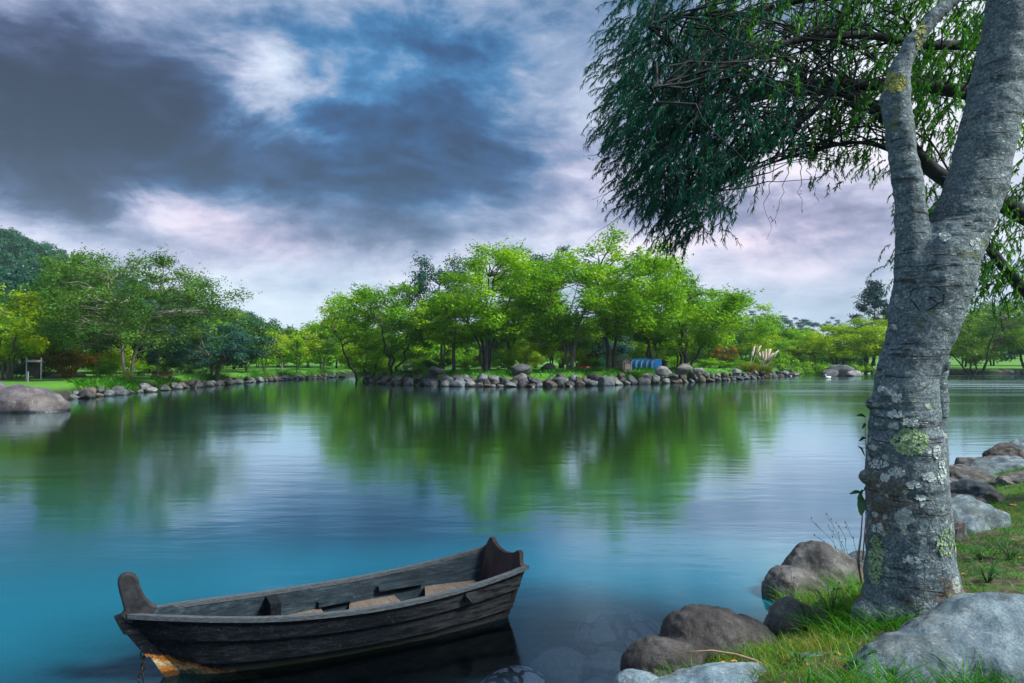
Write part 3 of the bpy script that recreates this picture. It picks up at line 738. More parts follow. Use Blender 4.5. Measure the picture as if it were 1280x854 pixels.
# big rocks at the left
def far_lump(name, parts, mat, voxel, amp, freq, lab, seed, cat='rock'):
    o = lump(name, parts, mat, voxel, amp, freq, seed); tag(o, lab, cat); return o
M['rock_left'] = rock_mat('purple grey striped rock', (.055, .053, .072), (.12, .115, .135), (.27, .26, .25), .8, .4, .05)
c = P(10, 516, 0)
far_lump('rock', [((c.x, c.y + 1.0, .15), (1.75, 1.1, .92), (0, .10, 0)), ((c.x - 1.5, c.y + 1.2, .3), (2.0, 1.3, .80), (0, 0, 0)), ((c.x + .85, c.y + .8, -.1), (1.0, .8, .62), (0, .3, 0))], 'rock_left', .07, .10, .8, 'huge purple-grey rock rising from the water at the left picture edge', 31)
c = Q(-4, 480, 33)
far_lump('rock', [((c.x - .3, 33, .6), (.75, .7, .55), (0, .2, 0))], 'rock_grey', .05, .06, 1.5, 'rounded grey rock behind the huge left rock', 32)
for (x0, x1, yt, yb, zb, mt, lab) in [
    (637, 667, 455.5, 467, 1.0, 'rock_grey', 'green-grey domed boulder on the island lawn'), (676, 696, 454, 466, 1.0, 'rock_dark', 'dark pointed boulder on the lawn left of the curved trunk'),
    (536, 556, 457, 467, 1.0, 'rock_grey', 'grey boulder on the lawn right of the dark forked tree'), (845, 866, 455, 465, 1.0, 'rock_pale', 'pale round boulder left of the vase-shaped tree'),
    (866, 882, 458, 466, 1.0, 'rock_pale', 'pale boulder right of the vase-shaped tree'), (820, 842, 458, 468, .9, 'rock_pale', 'pale stone in front of the dark hut'),
    (38, 56, 465, 471.5, .75, 'rock_blue', 'flat stone under the notice board'), (58, 78, 468, 472, .75, 'rock_pale', 'flat pale stone right of the notice board'), (84, 104, 466, 471.5, .75, 'rock_grey', 'flat grey stone left of the leaning grey trunk'),
    (1040, 1074, 456, 470, .0, 'rock_grey', 'largest grey rock of the pile on the far bank'), (1028, 1050, 462, 470.5, .0, 'rock_blue', 'low rock at the left of the far bank pile'), (1060, 1080, 463, 470.5, .0, 'rock_pale', 'low pale rock at the right of the far bank pile'),
    (915, 927, 461, 467, .9, 'rock_pale', 'small white stone left of the pampas grass'), (803, 812, 466, 471, .7, 'rock_pale', 'small pale stone in front of the blue boats')]:
    tag(stone_px(x0, x1, yt, yb, zb, mt), lab, 'boulder')

# ------------------------------------------------------------------ leaves and trees
def leaf_mesh(name, C, size, mat, hang=0.0, aspect=.55, rng=RNG, up=.25, N=None, tone=None):
    """one small pointed face (a diamond) per leaf"""
    n = len(C); d = rng.normal(size=(n, 3)); d[:, 2] -= hang; d /= np.linalg.norm(d, axis=1)[:, None]
    e = rng.normal(size=(n, 3)); e[:, 2] += up; e = np.cross(d, e); e /= np.linalg.norm(e, axis=1)[:, None]
    if N is not None:
        q = N + rng.normal(size=(n, 3)) * .42; q /= np.linalg.norm(q, axis=1)[:, None]
        d = d - q * (d * q).sum(1)[:, None]; d /= np.linalg.norm(d, axis=1)[:, None]; e = np.cross(q, d)
    s = (size * rng.uniform(.6, 1.35, n))[:, None]
    a = C; b = C + d * s * .5 + e * s * aspect * .5; c = C + d * s; f = C + d * s * .5 - e * s * aspect * .5
    V = np.stack([a, b, c, f], 1).reshape(-1, 3); F = np.arange(4 * n).reshape(n, 4)
    return mesh_np(name, V, F, [mat], False, attr=rng.random(n) if tone is None else tone)
def limb_pts(a, b, n, bow, rnd, wig=.04):
    a = Vector(a); b = Vector(b); L = (b - a).length; out = []
    for i in range(n + 1):
        t = i / n; p = a.lerp(b, t); p = p + Vector(bow) * math.sin(math.pi * t) * L
        if 0 < i < n: p += Vector((rnd.gauss(0, 1), rnd.gauss(0, 1), rnd.gauss(0, .6))) * wig * L
        out.append(p)
    return out
def tree_proto(seed, H=10, rx=3.5, ry=3.2, base=.22, stems=3, clumps=46, per=150, leaf=.20, cr=.85, trunk_r=.16, lean=0.0, hang=.25,
               fork=.12, shape='round', spread=.55, twigs=10, flat=.7):
    """returns (wood mesh, crown mesh); foot at the origin"""
    per = int(per * 1.85); trunk_r *= .74; leaf *= 1.0
    rnd = random.Random(seed); rng = np.random.default_rng(seed); wood = MB(); zc = H * (base + 1) / 2; rz = H * (1 - base) / 2
    cen = []
    while len(cen) < clumps:
        v = np.array([rnd.uniform(-1, 1) for _ in range(3)]); q = np.linalg.norm(v)
        if q > 1 or q < .30: continue
        if rnd.random() > q ** 1.2 + .1: continue
        z = v[2]
        k = 1.0
        if shape == 'vase': k = .62 + .38 * (z + 1) / 2 * 1.5 if z < .3 else 1.0
        if shape == 'cone': k = 1.12 - .95 * (z + 1) / 2
        if shape == 'flat': k = 1.15 if z < .2 else .9
        if noise.noise(Vector(v) * 1.6 + Vector((seed * 3.7, 0, 0))) < -.28: continue
        p = Vector((v[0] * rx * k + lean * (z + 1) / 2 * rx, v[1] * ry * k, zc + z * rz))
        cen.append(p)
    # stems
    stemtops = []
    for s in range(stems):
        a = 2 * math.pi * s / stems + rnd.uniform(-.5, .5); r = rnd.uniform(.35, 1) * spread if stems > 1 else .05
        foot = Vector((math.cos(a), math.sin(a), 0)) * trunk_r * (1.1 if stems > 1 else 0); foot.z = -.35
        top = Vector((math.cos(a) * rx * r + lean * rx * .6, math.sin(a) * ry * r, zc + rz * rnd.uniform(-.05, .5)))
        pts = limb_pts(foot, top, 9, (0, 0, 0), rnd, .018)
        for i, p in enumerate(pts):          # upright near the foot, then opening out
            t = i / 9; w = t ** (1.0 + fork * 5); p.x = foot.x + (p.x - foot.x) * w / max(t, .01) if t > 0 else p.x; p.y = foot.y + (p.y - foot.y) * w / max(t, .01) if t > 0 else p.y
        R0 = trunk_r * (1 if stems == 1 else .72) * rnd.uniform(.8, 1.15)
        rad = [R0 * (1.35 if i == 0 else 1) * (1 - .80 * (i / 9)) + .015 for i in range(10)]
        wood.tube(pts, rad, 7); stemtops.append(pts)
    for c in cen:
        st = min(stemtops, key=lambda pts: min((p - c).length for p in pts[3:]))
        cand = [p for p in st[2:] if p.z < c.z + .3] or [st[3]]
        src = min(cand, key=lambda p: (p - c).length + .5 * abs(p.z - c.z + .8))
        L = (c - src).length
        wood.tube(limb_pts(src, c, 5, (0, 0, .08), rnd, .05), [.012 + .012 * L * (1 - i / 5) for i in range(6)], 5, False)
    pos = []; nor = []; ton = []
    for c in cen:
        ct = rng.random(); r = cr * .92 * rnd.uniform(.6, 1.3); m = int(per * (r / cr) ** 1.6)
        g = rng.normal(size=(m, 3)); g /= np.linalg.norm(g, axis=1)[:, None]; rr = rng.random(m) ** .38 * r
        q = g * rr[:, None]; q[:, 2] *= flat; pos.append(np.array(c) + q); g2 = g.copy(); g2[:, 2] += .35; nor.append(g2); ton.append(np.clip(ct * .5 + rng.random(m) * .5, 0, 1))
        # sprigs that break the outline
        for _ in range(twigs // 2):
            d = Vector((rnd.gauss(0, 1), rnd.gauss(0, 1), abs(rnd.gauss(.3, .8)))).normalized(); L = r * rnd.uniform(1.0, 1.7)
            k = rnd.randint(8, 16); tt = rng.random(k) ** .7
            pos.append(np.array(c) + np.array(d) * (L * tt)[:, None] + rng.normal(size=(k, 3)) * .07); nor.append(rng.normal(size=(k, 3)) + np.array(d) * .8); ton.append(np.clip(ct * .5 + rng.random(k) * .5, 0, 1))
    pos = np.concatenate(pos)
    return wood.me(f'trunk_{seed}', [], True), leaf_mesh(f'crown_{seed}', pos, leaf, M['leaf_mid'], hang, .5, rng, .25, np.concatenate(nor), np.concatenate(ton))
PT = {
 'big': tree_proto(11, 11, 4.4, 4.0, .14, 5, 74, 150, .20, .95, .20, 0, .25, .12, 'vase', .55, 12),
 'big2': tree_proto(12, 11, 4.6, 4.0, .17, 2, 70, 155, .21, 1.0, .26, .05, .3, .2, 'round', .35, 12),
 'vase': tree_proto(13, 8.5, 4.2, 3.8, .16, 4, 60, 150, .19, .88, .18, 0, .35, .05, 'vase', .75, 12),
 'fork': tree_proto(14, 8, 3.9, 3.5, .14, 3, 56, 150, .19, .85, .20, .1, .35, .0, 'vase', .9, 12),
 'slim': tree_proto(15, 8, 2.2, 2.2, .34, 1, 34, 130, .18, .75, .13, .05, .3, .2, 'round', .2, 10),
 'round': tree_proto(16, 7, 3.8, 3.6, .22, 3, 60, 150, .20, .85, .2, 0, .1, .1, 'round', .5, 8),
 'wide': tree_proto(17, 11, 7.4, 5.6, .20, 2, 125, 120, .19, 1.05, .25, .0, .1, .2, 'round', .4, 16, .65),
 'conifer': tree_proto(18, 13, 3.0, 3.0, .08, 1, 70, 110, .22, .75, .2, 0, -.4, .2, 'cone', .1, 14, .8),
 'sparse': tree_proto(19, 15, 4.2, 4.0, .45, 3, 26, 120, .24, .85, .2, 0, 0, .3, 'round', .6, 3, .5),
 'small': tree_proto(20, 4.5, 2.0, 2.0, .3, 2, 26, 120, .16, .6, .08, 0, .2, .1, 'round', .5, 8),
 'bush': tree_proto(21, 2.6, 1.9, 1.7, .02, 5, 34, 110, .14, .5, .04, 0, .1, .0, 'round', .8, 8),
 'olive': tree_proto(22, 9, 6.0, 5.0, .22, 5, 80, 120, .2, .95, .17, 0, .2, .0, 'vase', 1.0, 10),
 'backa': tree_proto(23, 9, 4.4, 4, .12, 2, 50, 110, .28, 1.0, .16, 0, .1, .2, 'round', .4, 8),
 'backb': tree_proto(24, 9, 4.0, 4, .10, 2, 44, 110, .30, 1.05, .16, 0, .1, .2, 'vase', .4, 8),
}
def var_mesh(me, mat):
    key = me.name + '|' + mat
    if key in bpy.data.meshes: return bpy.data.meshes[key]
    c = me.copy(); c.name = key; c.materials.clear(); c.materials.append(M[mat]); return c
def tree(kind, px, py_top, py_base, D, leaf, bark, label, width=None, name='broadleaf_tree', cat='tree', group=None, rz=None, z=None):
    """set a tree so that its foot stands on the ground at depth D under picture column px"""
    wood, crown = PT[kind]
    x = ray(px, py_base).x / ray(px, py_base).y * D; zg = gz(x, D) if z is None else z
    ztop = Q(px, py_top, D).z; H = max(v.co.z for v in crown.vertices) if not hasattr(tree, 'H') or kind not in tree.H else tree.H[kind]
    if not hasattr(tree, 'H'): tree.H = {}
    tree.H[kind] = H
    sz = (ztop - zg) / H; sx = sz
    if width:
        if not hasattr(tree, 'Wd'): tree.Wd = {}
        if kind not in tree.Wd:
            xs = sorted(v.co.x for v in crown.vertices); tree.Wd[kind] = xs[int(len(xs) * .985)] - xs[int(len(xs) * .015)]
        sx = width / FPX * D / tree.Wd[kind]
    e = empty(name, (x, D, zg), random.uniform(0, 6.28) if rz is None else rz, (sx, sx, sz)); tag(e, label, cat, group)
    link('trunk', var_mesh(wood, bark), e); link('crown', var_mesh(crown, leaf), e)
    return e
# island
g = None
tree('fork', 455, 358, 467, 68, 'leaf_bright', 'bark_dark', 'bright green tree at the left end of the island, leftmost there', 110)
tree('fork', 492, 350, 468, 61, 'leaf_mid', 'bark_dark', 'green tree with a dark trunk forking wide at the island bank', 118, rz=.3)
tree('slim', 567, 358, 467, 57, 'leaf_bright', 'bark_dark', 'slim bright green tree between the dark forked and the tall many-stemmed tree', 85)
tree('big', 608, 296, 469, 56.5, 'leaf_bright', 'bark_dark', 'tall green tree with many stems in the middle of the island', 140)
tree('big2', 640, 305, 462, 68, 'leaf_mid', 'bark_grey', 'tall tree behind the many-stemmed tree, its right half showing', 135)
tree('big2', 552, 312, 462, 76, 'leaf_teal', 'bark_grey', 'dull blue-green tree standing behind the left of the tall island trees', 100)
tree('big', 712, 315, 467, 58.5, 'leaf_mid', 'bark_grey', 'drooping green tree with a single curved slender trunk', 125, rz=1.2)
tree('sparse', 702, 303, 462, 95, 'leaf_blue', 'bark_grey', 'distant bluish tree with loose round leaf clumps above the island crowns', 75, name='eucalyptus_tree')
tree('big2', 765, 284, 467, 60.5, 'leaf_bright', 'bark_dark', 'tallest bright tree on the island with twin dark trunks beside the pale hut', 165, rz=.6)
tree('big', 815, 318, 463, 70, 'leaf_mid', 'bark_grey', 'green tree behind and right of the tallest twin-trunk tree', 120)
tree('vase', 858, 338, 467, 67, 'leaf_bright', 'bark_dark', 'broad green tree with vase-shaped forking trunk right of the dark hut', 145, rz=.9)
tree('vase', 902, 354, 464, 86, 'leaf_bright', 'bark_grey', 'bright tree sloping down to the right behind the pampas grass', 115)
tree('small', 690, 405, 464, 60, 'leaf_yellow', 'bark_dark', 'small loose yellowish tree left of the curved slender trunk', 65)
tree('bush', 653, 425, 464, 66, 'leaf_yellow', 'bark_dark', 'round yellow-green bush behind the domed boulder', 46, name='bush', cat='bush')
tree('bush', 722, 432, 462, 66, 'leaf_yellow', 'bark_dark', 'yellow-green bush right of the curved slender trunk', 40, name='bush', cat='bush')
tree('conifer', 748, 392, 460, 80, 'leaf_blue', 'bark_dark', 'dark blue spruce behind the left of the twin-trunk tree', 75, name='spruce_tree')
tree('small', 1012 - 72, 405, 462, 92, 'leaf_yellow', 'bark_dark', 'yellow-green small tree at the right end of the island trees', 50)
tree('small', 1005 - 100, 428, 463, 80, 'leaf_orange', 'bark_dark', 'small rusty tree left of the pampas grass', 30)
tree('bush', 795, 441, 466, 72, 'leaf_yellow', 'bark_dark', 'bright bush behind the blue boats', 60, name='bush', cat='bush')
tree('bush', 925, 450, 466, 80, 'leaf_mid', 'bark_dark', 'low green bush at the left foot of the pampas grass', 34, name='bush', cat='bush')
tree('bush', 520, 452, 467, 58, 'leaf_mid', 'bark_dark', 'low green bush right of the dark forked trunk', 30, name='bush', cat='bush')
for (px, yt, D, w, lf, lb) in [(545, 446, 62, 34, 'leaf_dark', 'dark low bush left of the slim island tree'), (585, 447, 64, 30, 'leaf_mid', 'low green bush between the slim and many-stemmed trees'), (628, 448, 66, 34, 'leaf_bright', 'bright low bush right of the many-stemmed trunk'),
                               (745, 449, 66, 26, 'leaf_mid', 'low green bush left of the twin trunks'), (842, 445, 74, 40, 'leaf_bright', 'bright low bush behind the dark hut'), (888, 447, 74, 36, 'leaf_mid', 'low green bush right of the vase-shaped trunk'), (472, 448, 70, 40, 'leaf_mid', 'low bush between the two leftmost island trunks')]:
    tree('bush', px, yt, 466, D, lf, 'bark_dark', lb, w, name='bush', cat='bush')
# left bank
tree('wide', 160, 302, 469, 47, 'leaf_olive', 'bark_pale', 'large spreading dark tree with a pale trunk on the left bank', 235, rz=.4)
tree('wide', 92, 330, 468, 52, 'leaf_dark', 'bark_grey', 'dark spreading tree with a leaning grey trunk left of the pale-trunked one', 150, rz=2.6)
tree('round', 8, 352, 468, 46, 'leaf_yellow', 'bark_grey', 'bright yellow-green tree at the left picture edge', 125)
tree('round', 268, 398, 468, 58, 'leaf_teal', 'bark_grey', 'low blue-green tree with a leaning trunk', 105, rz=1.0)
tree('small', 198, 418, 468, 50, 'leaf_teal', 'bark_pale', 'small weeping grey-green tree right of the pale trunk', 52)
tree('small', 330, 410, 467, 70, 'leaf_yellow', 'bark_pale', 'small yellow-green tree in the gap right of the teal tree', 50)
tree('small', 352, 412, 467, 74, 'leaf_mid', 'bark_pale', 'small mid-green tree in the gap, between two yellow ones', 46)
tree('small', 372, 409, 467, 78, 'leaf_yellow', 'bark_pale', 'small yellow-green tree just left of the island trees', 50)
tree('small', 402, 400, 467, 80, 'leaf_mid', 'bark_pale', 'green tree behind the left end of the island', 60)
tree('small', 308, 415, 467, 74, 'leaf_dark', 'bark_grey', 'dark small tree right beside the low blue-green tree', 44)
for (px, yt, D, w, lf, lb) in [(88, 430, 50, 60, 'leaf_orange', 'orange-brown bush behind the notice board'), (60, 436, 53, 46, 'leaf_orange', 'brownish bush left of the orange-brown one'), (128, 446, 50, 34, 'leaf_mid', 'round green bush between the two left trunks'),
                               (150, 428, 55, 60, 'leaf_yellow', 'yellow-green bush behind the pale trunk'), (20, 440, 50, 55, 'leaf_teal', 'dark green bush left of the notice board'), (182, 440, 56, 40, 'leaf_mid', 'mid green bush right of the pale trunk'),
                               (225, 440, 58, 56, 'leaf_dark', 'dark bush under the low blue-green tree'), (158, 462, 46.3, 9, 'leaf_yellow', 'tiny yellow bush at the foot of the pale trunk'), (255, 450, 62, 40, 'leaf_mid', 'low green bush behind the leaning trunk')]:
    tree('bush', px, yt, 468, D, lf, 'bark_grey', lb, w, name='bush', cat='bush')
# far right
tree('round', 1085, 393, 459, 102, 'leaf_yellow', 'bark_dark', 'bright yellow round tree on the far lawn left of the big trunk', 115)
tree('round', 1045, 403, 458, 112, 'leaf_yellow', 'bark_dark', 'yellow-green tree behind and left of the bright yellow round tree', 75)
tree('conifer', 1092, 348, 458, 135, 'leaf_blue', 'bark_grey', 'tall blue-grey feathery tree above the bright yellow tree', 56, name='poplar_tree')
tree('olive', 1222, 372, 466, 92, 'leaf_olive', 'bark_dark', 'olive tree with many slanting stems right of the big trunk', 120)
tree('olive', 1285, 362, 464, 96, 'leaf_olive', 'bark_dark', 'olive tree at the right picture edge', 130, rz=2)
tree('round', 1205, 398, 459, 112, 'leaf_yellow', 'bark_dark', 'yellow-green tree seen through the gap right of the big trunk', 60)
# rows behind
def backrow(lst, grp):
    seen = {}
    for (px, yt, D, w, kd, lf, lb) in lst:
        tree(kd, px, yt, 460, D, lf, 'bark_dark', lb, w, group=grp)
LN = {'leaf_mid': 'mid green', 'leaf_dark': 'dark green', 'leaf_bright': 'fresh green', 'leaf_teal': 'blue-green', 'leaf_yellow': 'yellow-green', 'leaf_olive': 'olive green', 'leaf_blue': 'grey-blue'}
lst = []
for i, (px, yt, D, w, kd, lf, where) in enumerate([
    (25, 330, 72, 130, 'backa', 'leaf_teal', 'above the yellow tree at the left edge'), (75, 345, 66, 110, 'backb', 'leaf_mid', 'behind the notice board'), (130, 360, 64, 110, 'backa', 'leaf_mid', 'behind the leaning grey trunk'),
    (190, 372, 66, 110, 'backb', 'leaf_dark', 'behind the small weeping tree'), (238, 388, 72, 90, 'backa', 'leaf_mid', 'behind the low blue-green tree'), (-20, 395, 60, 110, 'backb', 'leaf_mid', 'at the far left edge, lowest'),
    (292, 404, 90, 70, 'backb', 'leaf_yellow', 'first in the gap left of the island'), (322, 406, 105, 60, 'backa', 'leaf_dark', 'second in the gap left of the island'), (348, 404, 112, 60, 'backb', 'leaf_mid', 'third in the gap left of the island'),
    (385, 404, 115, 70, 'backa', 'leaf_teal', 'fourth in the gap left of the island'), (420, 392, 104, 80, 'backb', 'leaf_mid', 'behind the leftmost island tree'), (470, 400, 98, 90, 'backa', 'leaf_yellow', 'behind the dark forked tree'),
    (525, 405, 96, 90, 'backb', 'leaf_bright', 'behind the slim island tree'), (580, 398, 100, 90, 'backa', 'leaf_dark', 'behind the tall many-stemmed tree'), (628, 398, 96, 80, 'backb', 'leaf_mid', 'behind the domed boulder'),
    (670, 395, 92, 80, 'backa', 'leaf_bright', 'left of the curved trunk, far back'), (715, 400, 98, 80, 'backb', 'leaf_dark', 'behind the curved trunk'), (795, 400, 90, 90, 'backa', 'leaf_bright', 'behind the blue boats'),
    (830, 405, 84, 70, 'backb', 'leaf_yellow', 'behind the dark hut'), (880, 395, 96, 90, 'backb', 'leaf_mid', 'behind the vase-shaped tree'), (930, 398, 108, 80, 'backa', 'leaf_mid', 'behind the pampas grass'),
    (962, 395, 130, 60, 'backb', 'leaf_mid', 'first right of the island on the far lawn'), (990, 405, 125, 60, 'backa', 'leaf_bright', 'second right of the island on the far lawn'), (1015, 412, 128, 55, 'backb', 'leaf_mid', 'third right of the island on the far lawn'),
    (975, 420, 115, 50, 'backa', 'leaf_bright', 'low, in front of the far lawn trees'), (1003, 428, 112, 40, 'backb', 'leaf_yellow', 'lowest on the far lawn right of the pampas grass'), (1055, 412, 132, 70, 'backa', 'leaf_dark', 'behind the yellow round trees'),
    (1180, 395, 140, 80, 'backb', 'leaf_mid', 'hidden mostly by the big trunk'), (1240, 390, 130, 90, 'backa', 'leaf_dark', 'behind the olive tree with slanting stems'), (1300, 385, 135, 90, 'backb', 'leaf_teal', 'behind the right edge olive tree')]):
    tree(kd, px, yt, 460, D, lf, 'bark_dark', f'{LN[lf]} background tree {where}', w, group='background trees')
# distant skyline trees, loose and bluish
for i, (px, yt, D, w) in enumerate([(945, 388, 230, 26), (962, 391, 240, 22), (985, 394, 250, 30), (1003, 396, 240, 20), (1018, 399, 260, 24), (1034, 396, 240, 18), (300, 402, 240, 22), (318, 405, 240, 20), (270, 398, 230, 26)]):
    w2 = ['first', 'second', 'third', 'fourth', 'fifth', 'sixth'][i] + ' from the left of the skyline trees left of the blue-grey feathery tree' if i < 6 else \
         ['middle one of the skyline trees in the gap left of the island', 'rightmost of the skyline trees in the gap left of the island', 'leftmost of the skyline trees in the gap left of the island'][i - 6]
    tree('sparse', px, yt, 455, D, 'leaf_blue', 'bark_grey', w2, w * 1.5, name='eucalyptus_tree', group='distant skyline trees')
# woods on the hills: one far mass
def woods(name, n, xr, yr, test, leafm, label, size=(5, 9), seed=5, lsz=.6, m=120):
    rng = np.random.default_rng(seed); pos = []; nor = []; k = 0
    while k < n:
        x = rng.uniform(*xr); y = rng.uniform(*yr)
        if not test(x, y): continue
        k += 1; z = gz(x, y); h = rng.uniform(*size); r = h * .36; nn = int(rng.integers(4, 8))
        for _ in range(nn):
            c = np.array([x + rng.normal() * r * .5, y + rng.normal() * r * .5, z + h * rng.uniform(.35, .95)])
            g = rng.normal(size=(m, 3)); g /= np.linalg.norm(g, axis=1)[:, None]
            pos.append(c + g * (rng.random(m) ** .4 * r * .62)[:, None] * np.array([1, 1, .75])); nor.append(g + np.array([0, 0, .3]))
    me = leaf_mesh(name, np.concatenate(pos), lsz, M[leafm], .1, .6, rng, .25, np.concatenate(nor)); me.name = name
    tag(link(name, me), label, 'wood', kind='stuff')
M['leaf_hill'] = leaf_mat('hill wood leaves', (.010, .060, .045), (.022, .10, .060), (.06, .17, .07))  # blue haze of the distance put into the leaf colour
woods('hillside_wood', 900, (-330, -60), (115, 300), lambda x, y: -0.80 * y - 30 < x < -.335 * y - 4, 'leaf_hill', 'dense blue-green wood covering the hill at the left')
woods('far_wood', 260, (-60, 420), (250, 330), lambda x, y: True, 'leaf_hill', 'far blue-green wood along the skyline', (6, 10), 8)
woods('gap_undergrowth', 60, (-52, -18), (83, 93), lambda x, y: x < -.20 * y - 3, 'leaf_mid', 'low undergrowth at the back of the lawn left of the island', (2.0, 4.0), 14, .22, 110)
woods('understorey', 130, (-42, 52), (88, 101), lambda x, y: True, 'leaf_mid', 'low bright undergrowth at the back of the lawn behind the island trees', (1.6, 3.2), 12, .22, 110)
woods('thicket', 240, (-75, 62), (104, 130), lambda x, y: x < 40, 'leaf_dark', 'dark thicket filling the space behind the lawn trees', (3, 6), 9, .4, 90)
woods('left_thicket', 90, (-64, -20), (60, 78), lambda x, y: x < -.36 * y, 'leaf_dark', 'dark thicket behind the trees of the left bank', (3, 6), 10, .3, 120)

# ------------------------------------------------------------------ things on the far banks
def at(px, D, zoff=0):
    x = (px - 640) / FPX * D; return Vector((x, D, gz(x, D) + zoff))
# notice board on two posts
p = at(43, 45); e = empty('notice_board', p, .25); tag(e, 'grey roofed notice board on two tall posts on the left bank', 'notice board')
for s in (-1, 1): MB().box((s * .42, 0, .72), (.07, .07, 1.64), bev=.008).build('post', M['metal_grey'], e)
MB().box((0, .02, .66), (.62, .05, .62)).box((0, -.012, .98), (.66, .04, .04)).box((0, -.012, .34), (.66, .04, .04)).build('panel', M['wood_dark'], e)
MB().box((0, -.12, 1.30), (.92, .34, .03), (R(24), 0, 0)).box((0, .14, 1.31), (.92, .28, .03), (R(-24), 0, 0)).build('roof', M['wood_grey'], e)
p = P(35, 478, .75); e = empty('marker_post', (p.x, p.y, gz(p.x, p.y))); tag(e, 'thin grey marker post in front of the notice board', 'post')
MB().tube([(0, 0, -.2), (.01, 0, .62)], [.03, .028], 6).build('pole', M['metal_grey'], e); MB().box((0.01, 0, .64), (.07, .07, .04), bev=.008).build('cap', M['metal_grey'], e)
# small bench by the water
p = at(202, 50); e = empty('bench', p, .1); tag(e, 'low brown wooden bench on the grass right of the pale trunk', 'bench')
MB().box((0, 0, .36), (1.5, .42, .06), bev=.01).build('seat', M['wood_brown'], e); MB().box((0, .2, .60), (1.5, .05, .22), (R(-10), 0, 0)).build('backrest', M['wood_brown'], e)
for s in (-.6, .6): MB().box((s, 0, .16), (.09, .36, .34)).build('leg', M['wood_dark'], e)
# duck huts
def hut(px, D, w, d, h, wall, roof, label, rz):
    p = at(px, D, .12); e = empty('duck_hut', p, rz); tag(e, label, 'hut')
    b = MB(); b.prism([(-w / 2, 0), (w / 2, 0), (w / 2, h), (0, h * 1.38), (-w / 2, h)], d, lambda a, z, c: Vector((a, c, z))); b.build('wall', M[wall], e)
    r = MB()
    for s in (-1, 1):
        ang = math.atan2(h * .38, w / 2)
        r.box((s * w * .29, 0, h * 1.2 + .03), (w * .72, d * 1.25, .04), (0, s * ang, 0))
    rf = r.build('roof', M[roof], e)
    MB().box((0, -d / 2 - .02, h * .42), (w * .62, .03, h * .70)).build('door', M[wall], e)
    tr = MB()
    for s in (-1, 1): tr.box((s * w * .34, -d / 2 - .03, h * .42), (.04, .04, h * .8))
    tr.box((0, -d / 2 - .03, h * .82), (w * .74, .04, .05)).build('door_frame', M['wood_dark'], e)
    MB().box((0, 0, -.08), (w * 1.12, d * 1.1, .14)).build('base', M['wood_grey'], e)
    return e
hut(780, 61, .88, 1.1, .74, 'wood_pale', 'roof_blue', 'pale board duck hut with blue-grey gable roof right of the twin trunks', .35)
h2 = hut(827, 64.5, .80, 1.0, .62, 'wood_dark', 'wood_dark', 'dark wooden duck hut with dark roof right of the blue boats', -.45)
# blue paddle boats drawn up in a row, standing on their sides
for i in range(5):
    px = 792 + i * 6.6; p = at(px, 63.5); e = empty('paddle_boat', p, -1.0)
    tag(e, ['leftmost', 'second', 'middle', 'fourth', 'rightmost'][i] + ' of the five blue boats leaning in a row between the huts', 'boat', 'blue boats leaning between the huts')
    M3 = lambda a, z, c: Vector((c + z * .28, a, z))
    MB().prism([(-.62, .10), (-.45, .0), (.45, .0), (.62, .10), (.66, .62), (.5, .98), (.1, 1.05), (-.4, .98), (-.66, .62)], .16, M3).build('hull', M['blue_paint'], e)
    MB().prism([(-.66, .56), (-.52, .90), (-.46, .90), (-.58, .50), (-.40, .06), (-.46, .04)], .22, M3).build('rim', M['white_paint'], e)
    MB().prism([(-.25, .30), (.25, .30), (.28, .62), (-.28, .62)], .24, M3).build('seat', M['blue_paint'], e)
e = empty('pole', at(817, 65)); tag(e, 'leaning pale pole behind the right end of the blue boats', 'pole')
MB().tube([(0, 0, -.1), (.06, 0, 1.0), (.16, 0, 1.75)], [.05, .045, .035], 7).build('shaft', M['wood_pale'], e)
MB().box((.15, 0, 1.76), (.12, .12, .05), bev=.01).build('top_cap', M['wood_grey'], e)
e = empty('fallen_branch', at(832, 66)); tag(e, 'dark arched branch above the blue boats and dark hut', 'branch')
MB().tube([(-1.0, 0, 1.75), (-.5, 0, 2.0), (.2, 0, 2.05), (.9, 0, 1.85), (1.2, .1, 1.2), (1.15, .2, -.1)], [.05, .07, .09, .10, .09, .10], 7).build('limb', M['bark_dark'], e)
# red and teal tents, white shed, all half hidden on the lawn
def tent(px, D, w, h, mat, label, nm='tent'):
    e = empty(nm, at(px, D), .2); tag(e, label, 'tent')
    MB().add([(-w / 2, -w / 2, 0), (w / 2, -w / 2, 0), (w / 2, w / 2, 0), (-w / 2, w / 2, 0), (-w * .06, 0, h), (w * .06, 0, h)], [(0, 1, 5, 4), (1, 2, 5), (2, 3, 4, 5), (3, 0, 4), (3, 2, 1, 0)]).build('canopy', M[mat], e)
    MB().tube([(-w * .08, 0, h * .9), (w * .08, 0, h * .98)], .03, 6).tube([(0, -w * .52, -.05), (0, -w * .05, h)], .03, 6).build('pole', M['metal_grey'], e)
tent(728, 78, 1.7, .85, 'red_paint', 'small red tent on the lawn right of the curved trunk')
tent(752, 68, 2.2, 1.15, 'teal_net', 'low teal net tent left of the twin trunks')
e = empty('shed', at(512, 84), .2); tag(e, 'small white shed behind the dark forked tree', 'shed')
MB().prism([(-.9, 0), (.9, 0), (.9, 1.1), (0, 1.5), (-.9, 1.1)], 1.4, lambda a, z, c: Vector((a, c, z))).build('wall', M['white_paint'], e)
r = MB()
for s in (-1, 1): r.box((s * .5, 0, 1.36), (1.14, 1.6, .05), (0, s * .42, 0))
r.build('roof', M['roof_blue'], e); MB().box((.1, -.715, .45), (.5, .03, .85)).build('door', M['wood_grey'], e)
